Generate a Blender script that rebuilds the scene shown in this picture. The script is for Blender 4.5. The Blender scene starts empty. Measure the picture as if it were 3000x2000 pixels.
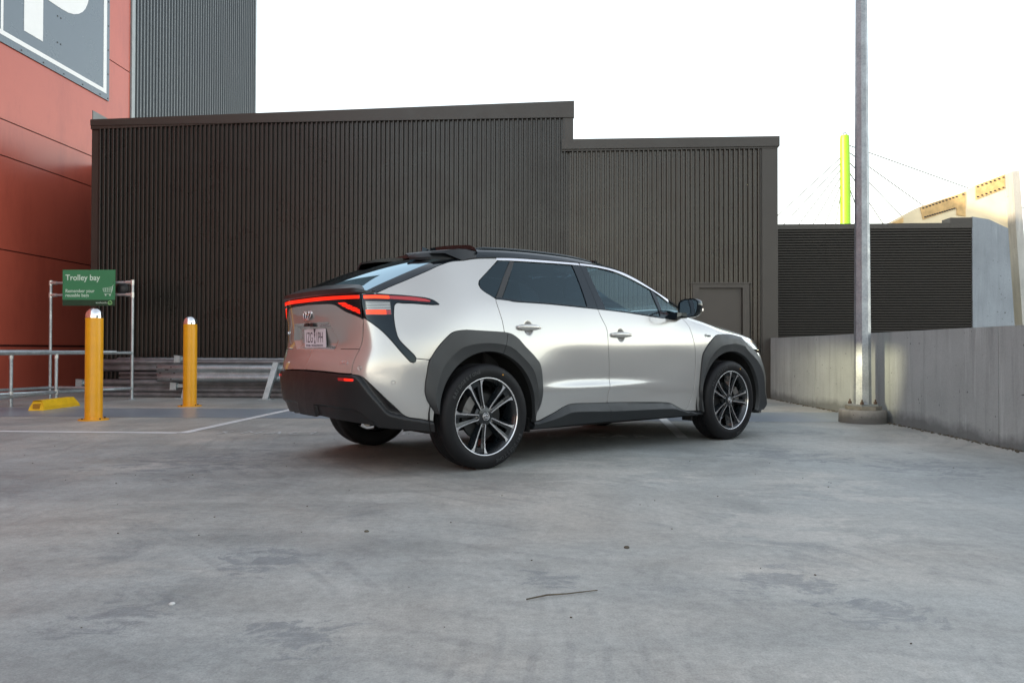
import bpy, bmesh, math, random
import numpy as np
from mathutils import Vector, Matrix
from math import radians, sin, cos, pi
random.seed(7); np.random.seed(7)
sc = bpy.context.scene
# ------------------------------------------------------------------ camera
CAM_H = 0.842282
cam = bpy.data.cameras.new('camera'); camo = bpy.data.objects.new('camera', cam); sc.collection.objects.link(camo); sc.camera = camo
pitch, roll = 0.0108664, 0.0019631
F = Vector((0, cos(pitch), sin(pitch))); U0 = Vector((0, -sin(pitch), cos(pitch))); R0 = Vector((1, 0, 0))
Rr = cos(roll)*R0+sin(roll)*U0; Uu = -sin(roll)*R0+cos(roll)*U0
M = Matrix((Rr, Uu, -F)).transposed().to_4x4(); M.translation = Vector((0, 0, CAM_H)); camo.matrix_world = M
cam.sensor_width = 36; cam.lens = 2175.864/3000*36; cam.clip_start = 0.05; cam.clip_end = 3000
# ------------------------------------------------------------------ sky, sun, exposure
SUN_EL, SUN_AZ = 18.0, 245.0          # degrees; azimuth measured from +Y (view direction) towards +X
w = bpy.data.worlds.new('World'); sc.world = w; w.use_nodes = True
wn = w.node_tree.nodes; wl = w.node_tree.links
sky = wn.new('ShaderNodeTexSky'); sky.sky_type = 'NISHITA'; sky.sun_disc = False
sky.sun_elevation = radians(SUN_EL); sky.sun_rotation = radians(SUN_AZ)
sky.air_density = 1.5; sky.dust_density = 0.2; sky.ozone_density = 1.0
hs = wn.new('ShaderNodeHueSaturation'); hs.inputs['Saturation'].default_value = 0.38
wl.new(sky.outputs[0], hs.inputs['Color'])
wl.new(hs.outputs[0], wn['Background'].inputs['Color']); wn['Background'].inputs['Strength'].default_value = 0.15
sun = bpy.data.lights.new('sun', 'SUN'); suno = bpy.data.objects.new('sun', sun); sc.collection.objects.link(suno)
sun.energy = 2.6; sun.angle = radians(0.6); sun.color = (1, .84, .62)
az, el = radians(SUN_AZ), radians(SUN_EL)
sd = Vector((sin(az)*cos(el), cos(az)*cos(el), sin(el)))
suno.rotation_euler = (-sd).to_track_quat('-Z', 'Y').to_euler(); suno.location = (20, 20, 30)
vs = sc.view_settings; vs.view_transform = 'Standard'; vs.look = 'None'; vs.gamma = 1; vs.use_curve_mapping = False; vs.exposure = 1.55
# ------------------------------------------------------------------ helpers
COL = sc.collection
def tag(o, label=None, cat=None, group=None, kind=None):
    if label: o['label'] = label
    if cat: o['category'] = cat
    if group: o['group'] = group
    if kind: o['kind'] = kind
    return o
def empty(name, loc, rz=0, **k):
    o = bpy.data.objects.new(name, None); COL.objects.link(o); o.location = loc; o.rotation_euler = (0, 0, rz); o.empty_display_size = .2
    return tag(o, **k)
class MB:
    def __init__(s): s.v = []; s.f = []; s.m = []; s.sm = []; s.mi = 0; s.smooth = False
    def add(s, vs, fs, smooth=None):
        b = len(s.v); s.v += [tuple(map(float, p)) for p in vs]
        for f in fs: s.f.append(tuple(b+i for i in f)); s.m.append(s.mi); s.sm.append(s.smooth if smooth is None else smooth)
        return s
    def box(s, x0, x1, y0, y1, z0, z1):
        return s.add([(x, y, z) for z in (z0, z1) for y in (y0, y1) for x in (x0, x1)],
                     [(0, 2, 3, 1), (4, 5, 7, 6), (0, 1, 5, 4), (2, 6, 7, 3), (0, 4, 6, 2), (1, 3, 7, 5)], False)
    def obox(s, c, ax, ay, az_, hx, hy, hz):
        c = Vector(c); ax, ay, az_ = Vector(ax).normalized(), Vector(ay).normalized(), Vector(az_).normalized()
        return s.add([c+ax*hx*i+ay*hy*j+az_*hz*k for k in (-1, 1) for j in (-1, 1) for i in (-1, 1)],
                     [(0, 2, 3, 1), (4, 5, 7, 6), (0, 1, 5, 4), (2, 6, 7, 3), (0, 4, 6, 2), (1, 3, 7, 5)], False)
    def prism(s, pts, z0, z1, ax=None):
        """pts: 2D outline; ax maps (a, b, c)->3D"""
        ax = ax or (lambda a, b, c: (a, b, c)); n = len(pts)
        vs = [ax(a, b, z0) for a, b in pts]+[ax(a, b, z1) for a, b in pts]
        return s.add(vs, [tuple(range(n))[::-1], tuple(range(n, 2*n))]+[(i, (i+1) % n, n+(i+1) % n, n+i) for i in range(n)], False)
    def tube(s, pts, r, n=12, cap=True, smooth=True):
        pts = [Vector(p) for p in pts]; rs = r if isinstance(r, (list, tuple)) else [r]*len(pts); rings = []
        t0 = (pts[1]-pts[0]).normalized(); up = Vector((0, 0, 1)) if abs(t0.z) < .9 else Vector((1, 0, 0))
        for i, p in enumerate(pts):
            t = (pts[min(i+1, len(pts)-1)]-pts[max(i-1, 0)]).normalized(); a = t.cross(up).normalized(); b = a.cross(t).normalized()
            rings += [p+(a*cos(2*pi*k/n)+b*sin(2*pi*k/n))*rs[i] for k in range(n)]
        fs = [(i*n+k, i*n+(k+1) % n, (i+1)*n+(k+1) % n, (i+1)*n+k) for i in range(len(pts)-1) for k in range(n)]
        b0 = len(s.v); s.add(rings, fs, smooth)
        if cap: s.add([rings[k] for k in range(n)], [tuple(range(n))], False); s.add([rings[-n+k] for k in range(n)], [tuple(range(n))[::-1]], False)
        return s
    def lathe(s, prof, n=32, axis='z', c=(0, 0, 0), smooth=True):
        vs = []
        for r, h in prof:
            for k in range(n):
                a = 2*pi*k/n
                p = (r*cos(a), r*sin(a), h) if axis == 'z' else (r*cos(a), h, r*sin(a))
                vs.append((p[0]+c[0], p[1]+c[1], p[2]+c[2]))
        fs = [(i*n+k, i*n+(k+1) % n, (i+1)*n+(k+1) % n, (i+1)*n+k) for i in range(len(prof)-1) for k in range(n)]
        if axis == 'y': fs = [f[::-1] for f in fs]
        return s.add(vs, fs, smooth)
    def build(s, name, mat, parent=None, auto=None, loc=None):
        me = bpy.data.meshes.new(name); me.from_pydata(s.v, [], s.f)
        for m in (mat if isinstance(mat, (list, tuple)) else [mat]): me.materials.append(m)
        me.polygons.foreach_set('material_index', s.m); me.polygons.foreach_set('use_smooth', s.sm); me.update()
        if auto:
            me.polygons.foreach_set('use_smooth', [True]*len(me.polygons)); me.set_sharp_from_angle(angle=radians(auto))
        o = bpy.data.objects.new(name, me); COL.objects.link(o)
        if parent: o.parent = parent
        if loc: o.location = loc
        return o
# ------------------------------------------------------------------ materials
def nt(name):
    m = bpy.data.materials.new(name); m.use_nodes = True; t = m.node_tree
    return m, t.nodes, t.links, t.nodes['Principled BSDF']
def setp(b, **k):
    for a, v in k.items():
        n = {'color': 'Base Color', 'rough': 'Roughness', 'metal': 'Metallic', 'coat': 'Coat Weight', 'coatr': 'Coat Roughness', 'spec': 'Specular IOR Level', 'emit': 'Emission Color', 'es': 'Emission Strength', 'alpha': 'Alpha', 'trans': 'Transmission Weight'}[a]
        b.inputs[n].default_value = (*v, 1) if isinstance(v, tuple) else v
def coords(n, l, kind='Object', scale=(1, 1, 1), rot=(0, 0, 0)):
    tc = n.new('ShaderNodeTexCoord'); mp = n.new('ShaderNodeMapping'); mp.inputs['Scale'].default_value = scale; mp.inputs['Rotation'].default_value = rot
    l.new(tc.outputs[kind], mp.inputs['Vector']); return mp.outputs[0]
def noise(n, l, vec, scale, detail=6, rough=.6, dist=0):
    t = n.new('ShaderNodeTexNoise'); t.inputs['Scale'].default_value = scale; t.inputs['Detail'].default_value = detail
    t.inputs['Roughness'].default_value = rough; t.inputs['Distortion'].default_value = dist; l.new(vec, t.inputs['Vector']); return t.outputs['Fac']
def ramp(n, l, fac, stops, interp='LINEAR'):
    r = n.new('ShaderNodeValToRGB'); r.color_ramp.interpolation = interp; e = r.color_ramp.elements
    while len(e) < len(stops): e.new(.5)
    for i, (p, c) in enumerate(stops):
        e[i].position = p; e[i].color = (*c, 1) if isinstance(c, tuple) else (c, c, c, 1)
    l.new(fac, r.inputs[0]); return r.outputs[0]
def mixc(n, l, a, b, f, mode='MIX'):
    m = n.new('ShaderNodeMix'); m.data_type = 'RGBA'; m.blend_type = mode; m.clamp_factor = True
    for s, v in ((6, a), (7, b), (0, f)):
        if hasattr(v, 'is_output'): l.new(v, m.inputs[s])
        else: m.inputs[s].default_value = (*v, 1) if isinstance(v, tuple) else v
    return m.outputs[2]
def bump(n, l, b, h, strength=.2, dist=.01):
    bp = n.new('ShaderNodeBump'); bp.inputs['Strength'].default_value = strength; bp.inputs['Distance'].default_value = dist
    l.new(h, bp.inputs['Height']); l.new(bp.outputs[0], b.inputs['Normal'])
def plain(name, color, rough=.5, metal=0, var=.12, scale=6, bmp=0, bscale=60, grime=0, **k):
    m, n, l, b = nt(name); setp(b, rough=rough, metal=metal, **k); v = coords(n, l)
    f = noise(n, l, v, scale, 5)
    lo = tuple(max(0, c*(1-var)) for c in color); hi = tuple(min(1, c*(1+var)) for c in color)
    c = ramp(n, l, f, [(.3, lo), (.7, hi)])
    if grime:
        g = noise(n, l, v, scale*.35, 8, .7); c = mixc(n, l, c, tuple(x*.55 for x in color), ramp(n, l, g, [(.5, 0.), (.75, grime)]))
    l.new(c, b.inputs['Base Color'])
    r = ramp(n, l, noise(n, l, v, scale*2, 4), [(.3, max(0, rough-.06)), (.7, min(1, rough+.06))]); l.new(r, b.inputs['Roughness'])
    if bmp: bump(n, l, b, noise(n, l, v, bscale, 4), bmp, .003)
    return m
def glass(name, tint, refl=1.0):
    m = bpy.data.materials.new(name); m.use_nodes = True; n = m.node_tree.nodes; l = m.node_tree.links
    n.remove(n['Principled BSDF']); o = n['Material Output']
    t = n.new('ShaderNodeBsdfTransparent'); t.inputs[0].default_value = (*tint, 1)
    g = n.new('ShaderNodeBsdfGlossy'); g.inputs['Roughness'].default_value = .015; g.inputs[0].default_value = (.66*refl, .88*refl, refl, 1)  # gloss tinted blue to stand for the sky's colour in reflections
    fr = n.new('ShaderNodeFresnel'); fr.inputs[0].default_value = 1.55
    v = coords(n, l); 
    mx = n.new('ShaderNodeMixShader'); l.new(fr.outputs[0], mx.inputs[0]); l.new(t.outputs[0], mx.inputs[1]); l.new(g.outputs[0], mx.inputs[2]); l.new(mx.outputs[0], o.inputs[0])
    return m
def emis(name, color, strength, base=(.4, .01, .01)):
    m, n, l, b = nt(name); setp(b, color=base, rough=.15, emit=color, es=strength)
    f = noise(n, l, coords(n, l), 9, 3); c = ramp(n, l, f, [(.35, tuple(x*.8 for x in color)), (.65, color)]); l.new(c, b.inputs['Emission Color'])
    return m
def text(body, size, mat, name='lettering', parent=None, mw=None, ext=.0005, align='LEFT', sx=1, bold=0, shear=0):
    cu = bpy.data.curves.new(name, 'FONT'); cu.body = body; cu.size = size; cu.extrude = ext; cu.align_x = align; cu.offset = bold; cu.shear = shear; cu.resolution_u = 4
    o = bpy.data.objects.new(name, cu); COL.objects.link(o); bpy.context.view_layer.update()
    me = bpy.data.meshes.new_from_object(o.evaluated_get(bpy.context.evaluated_depsgraph_get())); bpy.data.objects.remove(o); bpy.data.curves.remove(cu)
    me.transform(Matrix.Diagonal((sx, 1, 1, 1)))
    if mw is not None: me.transform(mw)
    me.materials.clear(); me.materials.append(mat)
    r = bpy.data.objects.new(name, me); COL.objects.link(r)
    if parent: r.parent = parent
    return r
def frame(o, x, y):
    """matrix with origin o, local x / y directions"""
    x = Vector(x).normalized(); z = x.cross(Vector(y)).normalized(); y = z.cross(x)
    m = Matrix((x, y, z)).transposed().to_4x4(); m.translation = Vector(o); return m
# ------------------------------------------------------------------ material library
MT = {}
def concrete_floor():
    m, n, l, b = nt('concrete_slab'); v = coords(n, l)
    def mul(c, f, stops, amt=1.0): return mixc(n, l, c, ramp(n, l, f, stops), amt, 'MULTIPLY')
    c = ramp(n, l, noise(n, l, v, .33, 4, .55, .4), [(.40, (.315, .334, .324)), (.50, (.365, .370, .346)), (.62, (.420, .398, .355))])
    c = mul(c, noise(n, l, v, 1.15, 9, .62, .7), [(.38, .86), (.50, 1.), (.62, 1.10)])
    st = noise(n, l, coords(n, l, scale=(.55, 2.0, 1), rot=(0, 0, .30)), 1.5, 10, .68, .8); c = mul(c, st, [(.36, .86), (.50, 1.), (.64, 1.07)])
    c = mul(c, noise(n, l, coords(n, l, scale=(2.6, .7, 1), rot=(0, 0, -.6)), 1.8, 10, .7, 1.), [(.38, .93), (.62, 1.05)])
    c = mixc(n, l, c, (.15, .165, .172), ramp(n, l, noise(n, l, v, 1.05, 12, .74, .6), [(.56, 0.), (.66, .50)]))
    c = mixc(n, l, c, (.11, .115, .115), ramp(n, l, noise(n, l, coords(n, l, scale=(1, 2.2, 1), rot=(0, 0, .2)), 3.6, 12, .8, 1.2), [(.62, 0.), (.69, .5)]))
    c = mixc(n, l, c, (.53, .51, .46), ramp(n, l, noise(n, l, coords(n, l, scale=(1, 1.9, 1), rot=(0, 0, .7)), 1.0, 12, .74, .5), [(.55, 0.), (.68, .38)]))
    for cx_, cy_, sc_, thr in ((-3.2, 1.2, 2.3, .52), (2.6, 7.9, 1.7, .50), (-1.6, 2.2, 3.1, .54)):
        mp = n.new('ShaderNodeMapping'); mp.inputs['Location'].default_value = (-cx_, -cy_, 0); tc = n.new('ShaderNodeTexCoord'); l.new(tc.outputs['Object'], mp.inputs['Vector'])
        w2 = n.new('ShaderNodeTexWave'); w2.wave_type = 'RINGS'; w2.rings_direction = 'Z'; w2.inputs['Scale'].default_value = sc_; w2.inputs['Distortion'].default_value = 1.1; w2.inputs['Detail'].default_value = 5; w2.inputs['Detail Scale'].default_value = .6
        l.new(mp.outputs[0], w2.inputs['Vector'])
        m2 = n.new('ShaderNodeMath'); m2.operation = 'MULTIPLY'; l.new(ramp(n, l, w2.outputs['Fac'], [(.75, 0.), (.95, 1.)]), m2.inputs[0]); l.new(ramp(n, l, noise(n, l, mp.outputs[0], .9, 8, .7), [(thr, 0.), (thr+.08, .26)]), m2.inputs[1])
        c = mixc(n, l, c, (.19, .195, .195), m2.outputs[0])
    for sx_, sy_, r_, dark in ((1.0, 2.68, .30, 1), (1.2, 2.40, .22, 1), (.14, 2.76, .20, 1), (-1.25, 2.37, .26, 1), (-.98, 2.98, .32, 1), (-.62, 2.2, .22, 1), (2.2, 6.0, .7, 1), (3.0, 5.4, .8, 1), (-2.3, 5.6, .9, 1), (1.3, 3.45, .7, 0), (.6, 5.2, .9, 0), (1.9, 4.6, .8, 0)):
        mp = n.new('ShaderNodeMapping'); mp.vector_type = 'POINT'; mp.inputs['Location'].default_value = (-sx_/r_, -sy_/r_, 0); mp.inputs['Scale'].default_value = (1/r_, 1/r_, 1); tc = n.new('ShaderNodeTexCoord'); l.new(tc.outputs['Object'], mp.inputs['Vector'])
        ln_ = n.new('ShaderNodeVectorMath'); ln_.operation = 'LENGTH'; l.new(mp.outputs[0], ln_.inputs[0])
        a_ = n.new('ShaderNodeMath'); a_.operation = 'MULTIPLY_ADD'; a_.inputs[1].default_value = -.16; a_.inputs[2].default_value = .12; l.new(ln_.outputs['Value'], a_.inputs[0])
        ad = n.new('ShaderNodeMath'); ad.operation = 'ADD'; l.new(a_.outputs[0], ad.inputs[0]); l.new(noise(n, l, coords(n, l, scale=(1, 1.6, 1), rot=(0, 0, .3)), 5.5 if dark else 2.2, 12, .78, .8), ad.inputs[1])
        c = mixc(n, l, c, (.17, .185, .195) if dark else (.52, .50, .455), ramp(n, l, ad.outputs[0], [(.535, 0.), (.60, .62 if dark else .45)]))
    hair = noise(n, l, coords(n, l, scale=(.45, 9, 1), rot=(0, 0, .12)), 5, 10, .8, 2.2); c = mixc(n, l, c, (.17, .175, .175), ramp(n, l, hair, [(.60, 0.), (.68, .35)]))
    c = mul(c, noise(n, l, v, 26, 10, .8), [(.35, .80), (.65, 1.16)]); fine = noise(n, l, v, 140, 6, .8); c = mul(c, fine, [(.32, .72), (.68, 1.24)])
    l.new(c, b.inputs['Base Color']); l.new(ramp(n, l, st, [(.3, .45), (.7, .66)]), b.inputs['Roughness'])
    bump(n, l, b, fine, .16, .003); return m
MT['floor'] = concrete_floor()
def painted_floor():
    m, n, l, b = nt('worn_grey_floor_paint'); v = coords(n, l)
    c = ramp(n, l, noise(n, l, v, .8, 7, .6, .5), [(.3, (.21, .25, .29)), (.7, (.29, .325, .355))])
    st = noise(n, l, coords(n, l, scale=(.6, 3, 1)), 2, 9, .7, 1); c = mixc(n, l, c, (.15, .155, .16), ramp(n, l, st, [(.55, 0.), (.7, .6)]))
    l.new(c, b.inputs['Base Color']); setp(b, rough=.33); bump(n, l, b, noise(n, l, v, 40, 6), .1, .003); return m
MT['walk'] = painted_floor()
def worn_paint(name, col, worn, thr):
    m, n, l, b = nt(name); v = coords(n, l); f = noise(n, l, coords(n, l, scale=(1, 2.5, 1)), 7, 10, .75)
    c = mixc(n, l, ramp(n, l, noise(n, l, v, 3), [(.3, tuple(x*.8 for x in col)), (.7, col)]), worn, ramp(n, l, f, [(thr, 0.), (thr+.08, 1.)]))
    l.new(c, b.inputs['Base Color']); setp(b, rough=.6); return m
MT['line'] = worn_paint('white_line_paint', (.74, .75, .74), (.36, .365, .35), .60)
MT['line2'] = worn_paint('faded_white_paint', (.56, .57, .56), (.345, .35, .335), .50)
def wall_concrete(name, base, streak=.6):
    m, n, l, b = nt(name); v = coords(n, l)
    c = ramp(n, l, noise(n, l, v, .9, 6, .6), [(.3, tuple(x*.82 for x in base)), (.7, tuple(x*1.12 for x in base))])
    vs_ = noise(n, l, coords(n, l, scale=(3, 3, .22)), 3.2, 9, .7); c = mixc(n, l, c, tuple(x*.5 for x in base), ramp(n, l, vs_, [(.5, 0.), (.68, streak)]))
    c = mixc(n, l, c, tuple(min(1, x*1.45) for x in base), ramp(n, l, noise(n, l, coords(n, l, scale=(4, 4, .3)), 2.3, 8, .7), [(.56, 0.), (.7, .5)]))
    pit = noise(n, l, v, 22, 2, .4); c = mixc(n, l, c, tuple(x*.2 for x in base), ramp(n, l, pit, [(.735, 0.), (.75, .9)]))
    fine = noise(n, l, v, 55, 6, .7); c = mixc(n, l, c, ramp(n, l, fine, [(.25, .75), (.75, 1.2)]), .5, 'MULTIPLY')
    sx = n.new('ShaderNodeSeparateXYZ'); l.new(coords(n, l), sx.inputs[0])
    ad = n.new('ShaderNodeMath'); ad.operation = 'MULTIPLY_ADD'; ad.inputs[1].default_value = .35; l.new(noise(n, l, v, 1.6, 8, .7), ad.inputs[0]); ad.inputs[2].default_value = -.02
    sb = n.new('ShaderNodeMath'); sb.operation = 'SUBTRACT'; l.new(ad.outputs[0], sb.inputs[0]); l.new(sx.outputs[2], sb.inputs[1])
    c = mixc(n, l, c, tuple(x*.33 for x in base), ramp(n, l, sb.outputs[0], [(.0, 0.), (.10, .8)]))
    l.new(c, b.inputs['Base Color']); setp(b, rough=.8); bump(n, l, b, fine, .25, .004); return m
MT['parapet'] = wall_concrete('cast_concrete', (.375, .405, .40), .45)
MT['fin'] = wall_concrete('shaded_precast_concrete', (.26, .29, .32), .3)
MT['fin2'] = wall_concrete('grey_precast_edge', (.45, .44, .41), .4)
MT['cream'] = plain('cream_precast_concrete', (.92, .78, .52), .8, var=.08, scale=3, bmp=.1)
MT['rust'] = plain('ochre_stained_concrete', (.70, .46, .20), .8, var=.3, scale=5, bmp=.1)
MT['dark'] = plain('brown_cladding_light_tone', (.039, .0295, .0205), .28, var=.14, scale=.9, spec=.55)  # warmer light on the right-hand sheet is put into this colour
MT['darkleft'] = plain('brown_cladding_shade_tone', (.025, .0205, .0175), .30, var=.14, scale=.9, spec=.5)  # same cladding; the dimmer light on the left is put into this colour
MT['dark2'] = plain('dark_ribbed_sheet', (.026, .021, .0175), .4, var=.12, scale=1.2)
MT['darktrim'] = plain('dark_brown_flashing', (.038, .032, .027), .40, var=.08, scale=1.5)
MT['doorp'] = plain('brown_door_paint', (.052, .044, .037), .45, var=.06)
MT['screw'] = plain('screw_heads', (.03, .028, .026), .4, metal=.5)
MT['tower'] = plain('slate_corrugated_cladding', (.045, .056, .066), .36, var=.04, scale=.6, spec=.7)
MT['towertrim'] = plain('slate_trim', (.30, .33, .34), .4)
def red():
    m, n, l, b = nt('red_painted_panel'); v = coords(n, l)
    c = ramp(n, l, noise(n, l, v, .5, 6, .6), [(.3, (.46, .092, .058)), (.7, (.52, .108, .068))])
    c = mixc(n, l, c, (.31, .056, .038), ramp(n, l, noise(n, l, coords(n, l, scale=(1, 1, .3)), 1.7, 8, .7), [(.5, 0.), (.75, .5)]))
    c = mixc(n, l, c, (.60, .40, .36), ramp(n, l, noise(n, l, v, 6, 10, .8, 1), [(.70, 0.), (.73, .6)]))
    l.new(c, b.inputs['Base Color']); setp(b, rough=.28, spec=.45); bump(n, l, b, noise(n, l, v, 30, 5), .03, .002); return m
MT['red'] = red()
MT['groove'] = plain('dark_red_joint', (.06, .012, .01), .8)
MT['board'] = plain('slate_blue_sign_board', (.10, .135, .17), .25, var=.02, scale=.8, spec=.6)
MT['white'] = plain('white_sign_paint', (.80, .80, .80), .35, var=.03)
def galv(name='galvanised_steel', base=(.42, .46, .48), rough=.42, metal=.75):
    m, n, l, b = nt(name); v = coords(n, l); vo = n.new('ShaderNodeTexVoronoi'); vo.inputs['Scale'].default_value = 45; l.new(v, vo.inputs['Vector'])
    c = mixc(n, l, ramp(n, l, noise(n, l, v, 5, 8, .7), [(.3, tuple(x*.7 for x in base)), (.7, tuple(x*1.25 for x in base))]), vo.outputs['Distance'], .10)
    c = mixc(n, l, c, tuple(min(1, x*1.5) for x in base), ramp(n, l, noise(n, l, v, 14, 8, .8), [(.58, 0.), (.68, .6)]))
    l.new(c, b.inputs['Base Color']); setp(b, metal=metal); l.new(ramp(n, l, noise(n, l, v, 9), [(.3, rough-.1), (.7, rough+.12)]), b.inputs['Roughness']); return m
MT['galv'] = galv()
MT['pole'] = galv('galvanised_pole', (.27, .295, .32), .45, .45)
MT['weld'] = galv('bright_fitting', (.62, .62, .60), .35, .8)
MT['rail'] = galv('blue_grey_guardrail', (.38, .43, .45), .42, .7)
MT['railold'] = plain('weathered_dark_guardrail', (.19, .185, .19), .55, metal=.3, var=.3)
MT['yellow'] = plain('safety_yellow_enamel', (.80, .36, .008), .34, var=.08, scale=5, grime=.45, spec=.5)
MT['yellow2'] = plain('scuffed_yellow_rubber', (.86, .50, .012), .5, var=.12, scale=8, grime=.4)
MT['chrome'] = plain('polished_steel', (.85, .86, .88), .05, metal=1, var=.02)
MT['bolt'] = plain('rusty_bolt', (.09, .06, .045), .6, metal=.5)
MT['sidegrey'] = plain('grey_side_flashing', (.16, .17, .17), .5)
MT['green'] = plain('green_sign_face', (.045, .235, .11), .4, var=.06, scale=4)
MT['green2'] = plain('dark_green_sign_band', (.012, .055, .03), .4, var=.06)
MT['mint'] = plain('mint_lettering', (.62, .80, .68), .5, var=.02)
MT['lgreen'] = plain('light_green_mark', (.30, .62, .22), .5, var=.02)
MT['lime'] = plain('lime_green_paint', (.24, .50, .006), .4, var=.05, scale=.3)
MT['cable'] = plain('stay_cable', (.13, .13, .12), .5)
MT['brick'] = plain('orange_brick', (.75, .34, .10), .8, var=.25, scale=12)
MT['plinth'] = wall_concrete('plinth_concrete', (.22, .21, .195), .5)
MT['grout'] = plain('grout', (.15, .14, .12), .9, var=.3, scale=14, bmp=.5)
MT['black'] = plain('black_plastic', (.018, .018, .019), .45)
MT['debris'] = plain('dry_litter', (.10, .085, .06), .9, var=.5, scale=20)
MT['chip'] = plain('white_chip', (.6, .6, .58), .7)
# car
def carpaint():
    m, n, l, b = nt('silver_metallic_paint'); v = coords(n, l)
    setp(b, metal=.56, rough=.27, coat=1.0, coatr=.02)
    c = ramp(n, l, noise(n, l, v, 1.5, 2), [(.3, (.475, .468, .455)), (.7, (.495, .488, .475))]); l.new(c, b.inputs['Base Color'])
    fl_ = noise(n, l, v, 900, 2); l.new(ramp(n, l, fl_, [(.3, .20), (.7, .235)]), b.inputs['Roughness']); return m
MT['paint'] = carpaint()
MT['gblack'] = plain('gloss_black_paint', (.006, .008, .010), .06, var=.02, spec=.42)
MT['gblack'].node_tree.nodes['Principled BSDF'].inputs['Specular Tint'].default_value = (.70, .86, 1, 1)  # blue of the reflected sky put into the specular tint
MT['clad'] = plain('grey_textured_cladding', (.026, .028, .030), .48, var=.06, bmp=.06, bscale=300, spec=.5)
MT['bump'] = plain('black_bumper_plastic', (.007, .007, .008), .42, var=.06, bmp=.06, bscale=300, spec=.5)
MT['sill'] = plain('satin_black_sill', (.011, .013, .015), .36, var=.06, bmp=.04, bscale=300)
MT['inner'] = plain('matt_black_inner', (.006, .006, .006), .9)
MT['seatm'] = plain('dark_seat_fabric', (.03, .03, .032), .8)
MT['cablk'] = plain('cabin_grey', (.07, .07, .072), .7)
MT['glass_f'] = glass('clear_tinted_glass', (.74, .90, .92))
MT['glass_r'] = glass('privacy_glass', (.13, .17, .20))
MT['glass_b'] = glass('rear_screen_glass', (.10, .11, .12), .7)
MT['strip'] = plain('satin_chrome_strip', (.80, .80, .84), .22, metal=.9, var=.02)
MT['redlit'] = emis('lit_red_lamp', (1.0, .018, .003), .5)
MT['redbright'] = emis('bright_red_lamp', (1.0, .055, .006), .75)
MT['reddim'] = plain('red_lens', (.42, .010, .016), .12, var=.05, coat=1.0)
MT['clearlens'] = plain('clear_ribbed_lens', (.42, .43, .42), .15, metal=.6, coat=1.0)
MT['discd'] = plain('dark_brake_disc', (.012, .012, .012), .5, metal=.3)
MT['lampin'] = plain('dark_lamp_interior', (.02, .022, .024), .12, coat=1.0)
MT['tyre'] = plain('tyre_rubber', (.005, .005, .006), .6, spec=.3, var=.15, bmp=.15, bscale=200)
MT['tyretext'] = plain('raised_tyre_lettering', (.035, .036, .038), .5)
MT['rimdark'] = plain('gunmetal_rim_paint', (.006, .008, .010), .28, var=.05, coat=.4)
MT['rimsilver'] = plain('machined_alloy_face', (.80, .80, .82), .22, metal=.92, var=.04)
MT['disc'] = plain('brake_steel', (.22, .21, .20), .4, metal=.8)
MT['plate'] = plain('number_plate_white', (.70, .69, .76), .35, var=.03)
MT['plateink'] = plain('number_plate_navy', (.02, .022, .05), .4)
MT['mirror'] = plain('mirror_silver', (.80, .82, .84), .02, metal=1, var=.01)
# ------------------------------------------------------------------ the car park and what surrounds it
TH = .061
def bdir(t): return Vector((1, -TH, 0))*t
def adir(t): return Vector((TH, 1, 0))*t
g = MB(); g.add([(-900, -900, 0), (900, -900, 0), (900, 900, 0), (-900, 900, 0)], [(0, 1, 2, 3)])
tag(g.build('ground', MT['floor']), kind='structure')
def sheet(name, pts, z, mat, kind='structure'):
    s = MB(); s.add([(x, y, z) for x, y in pts], [tuple(range(len(pts)))]); return tag(s.build(name, mat), kind=kind)
sheet('painted_walkway', [(-7.6, 9.30), (-3.09, 9.08), (2.97, 8.73), (4.36, 8.70), (4.46, 10.05), (4.1, 10.06), (-3.1, 10.50), (-7.5, 10.62)], .0015, MT['walk'])
def strip(name, a, b, w_, z=.003, mat=None, wa=None):
    a, b = Vector((*a, 0)), Vector((*b, 0)); n_ = Vector((-(b-a).y, (b-a).x, 0)).normalized()*w_/2
    s = MB(); s.add([(p.x, p.y, z) for p in (a-n_, b-n_, b+n_, a+n_)], [(0, 1, 2, 3)]); return tag(s.build(name, mat or MT['line']), kind='structure')
strip('parking_line_paint', (-9.2, 7.80), (-3.34, 7.45), .11)
strip('parking_line_paint', (-3.29, 7.42), (-3.06, 10.5), .11, z=.004)
strip('parking_line_paint', (1.93, 9.9), (1.635, 7.10), .10)
strip('walkway_edge_line', (-7.0, 10.57), (4.0, 10.06), .035, z=.003, mat=MT['line2'])
TXT = []
for ch, px in (('S', -2.86), ('M', -2.62), ('A', -2.36), ('L', -2.14), ('L', -1.93), ('B', -1.10), ('A', -.86), ('L', .17), ('L', .42), ('C', .84), ('A', 1.05), ('R', 1.27)):
    yy = 7.40-.055*(px+2.9)-.02
    TXT.append(text(ch, .36, MT['line2'] if px < -2.2 else MT['line'], 'bay_lettering', None, frame((px-.10, yy, .0035), (1, -TH, 0), (TH, 1, 0)), ext=.0006, sx=.72, bold=.0))
def join_meshes(obs, name):
    bm = bmesh.new()
    for o in obs: bm.from_mesh(o.data)
    me = bpy.data.meshes.new(name); bm.to_mesh(me); bm.free()
    for m in obs[0].data.materials: me.materials.append(m)
    r = bpy.data.objects.new(name, me); COL.objects.link(r)
    for o in obs: bpy.data.objects.remove(o)
    return r
tag(join_meshes(TXT, 'painted_bay_lettering'), kind='structure')

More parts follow.
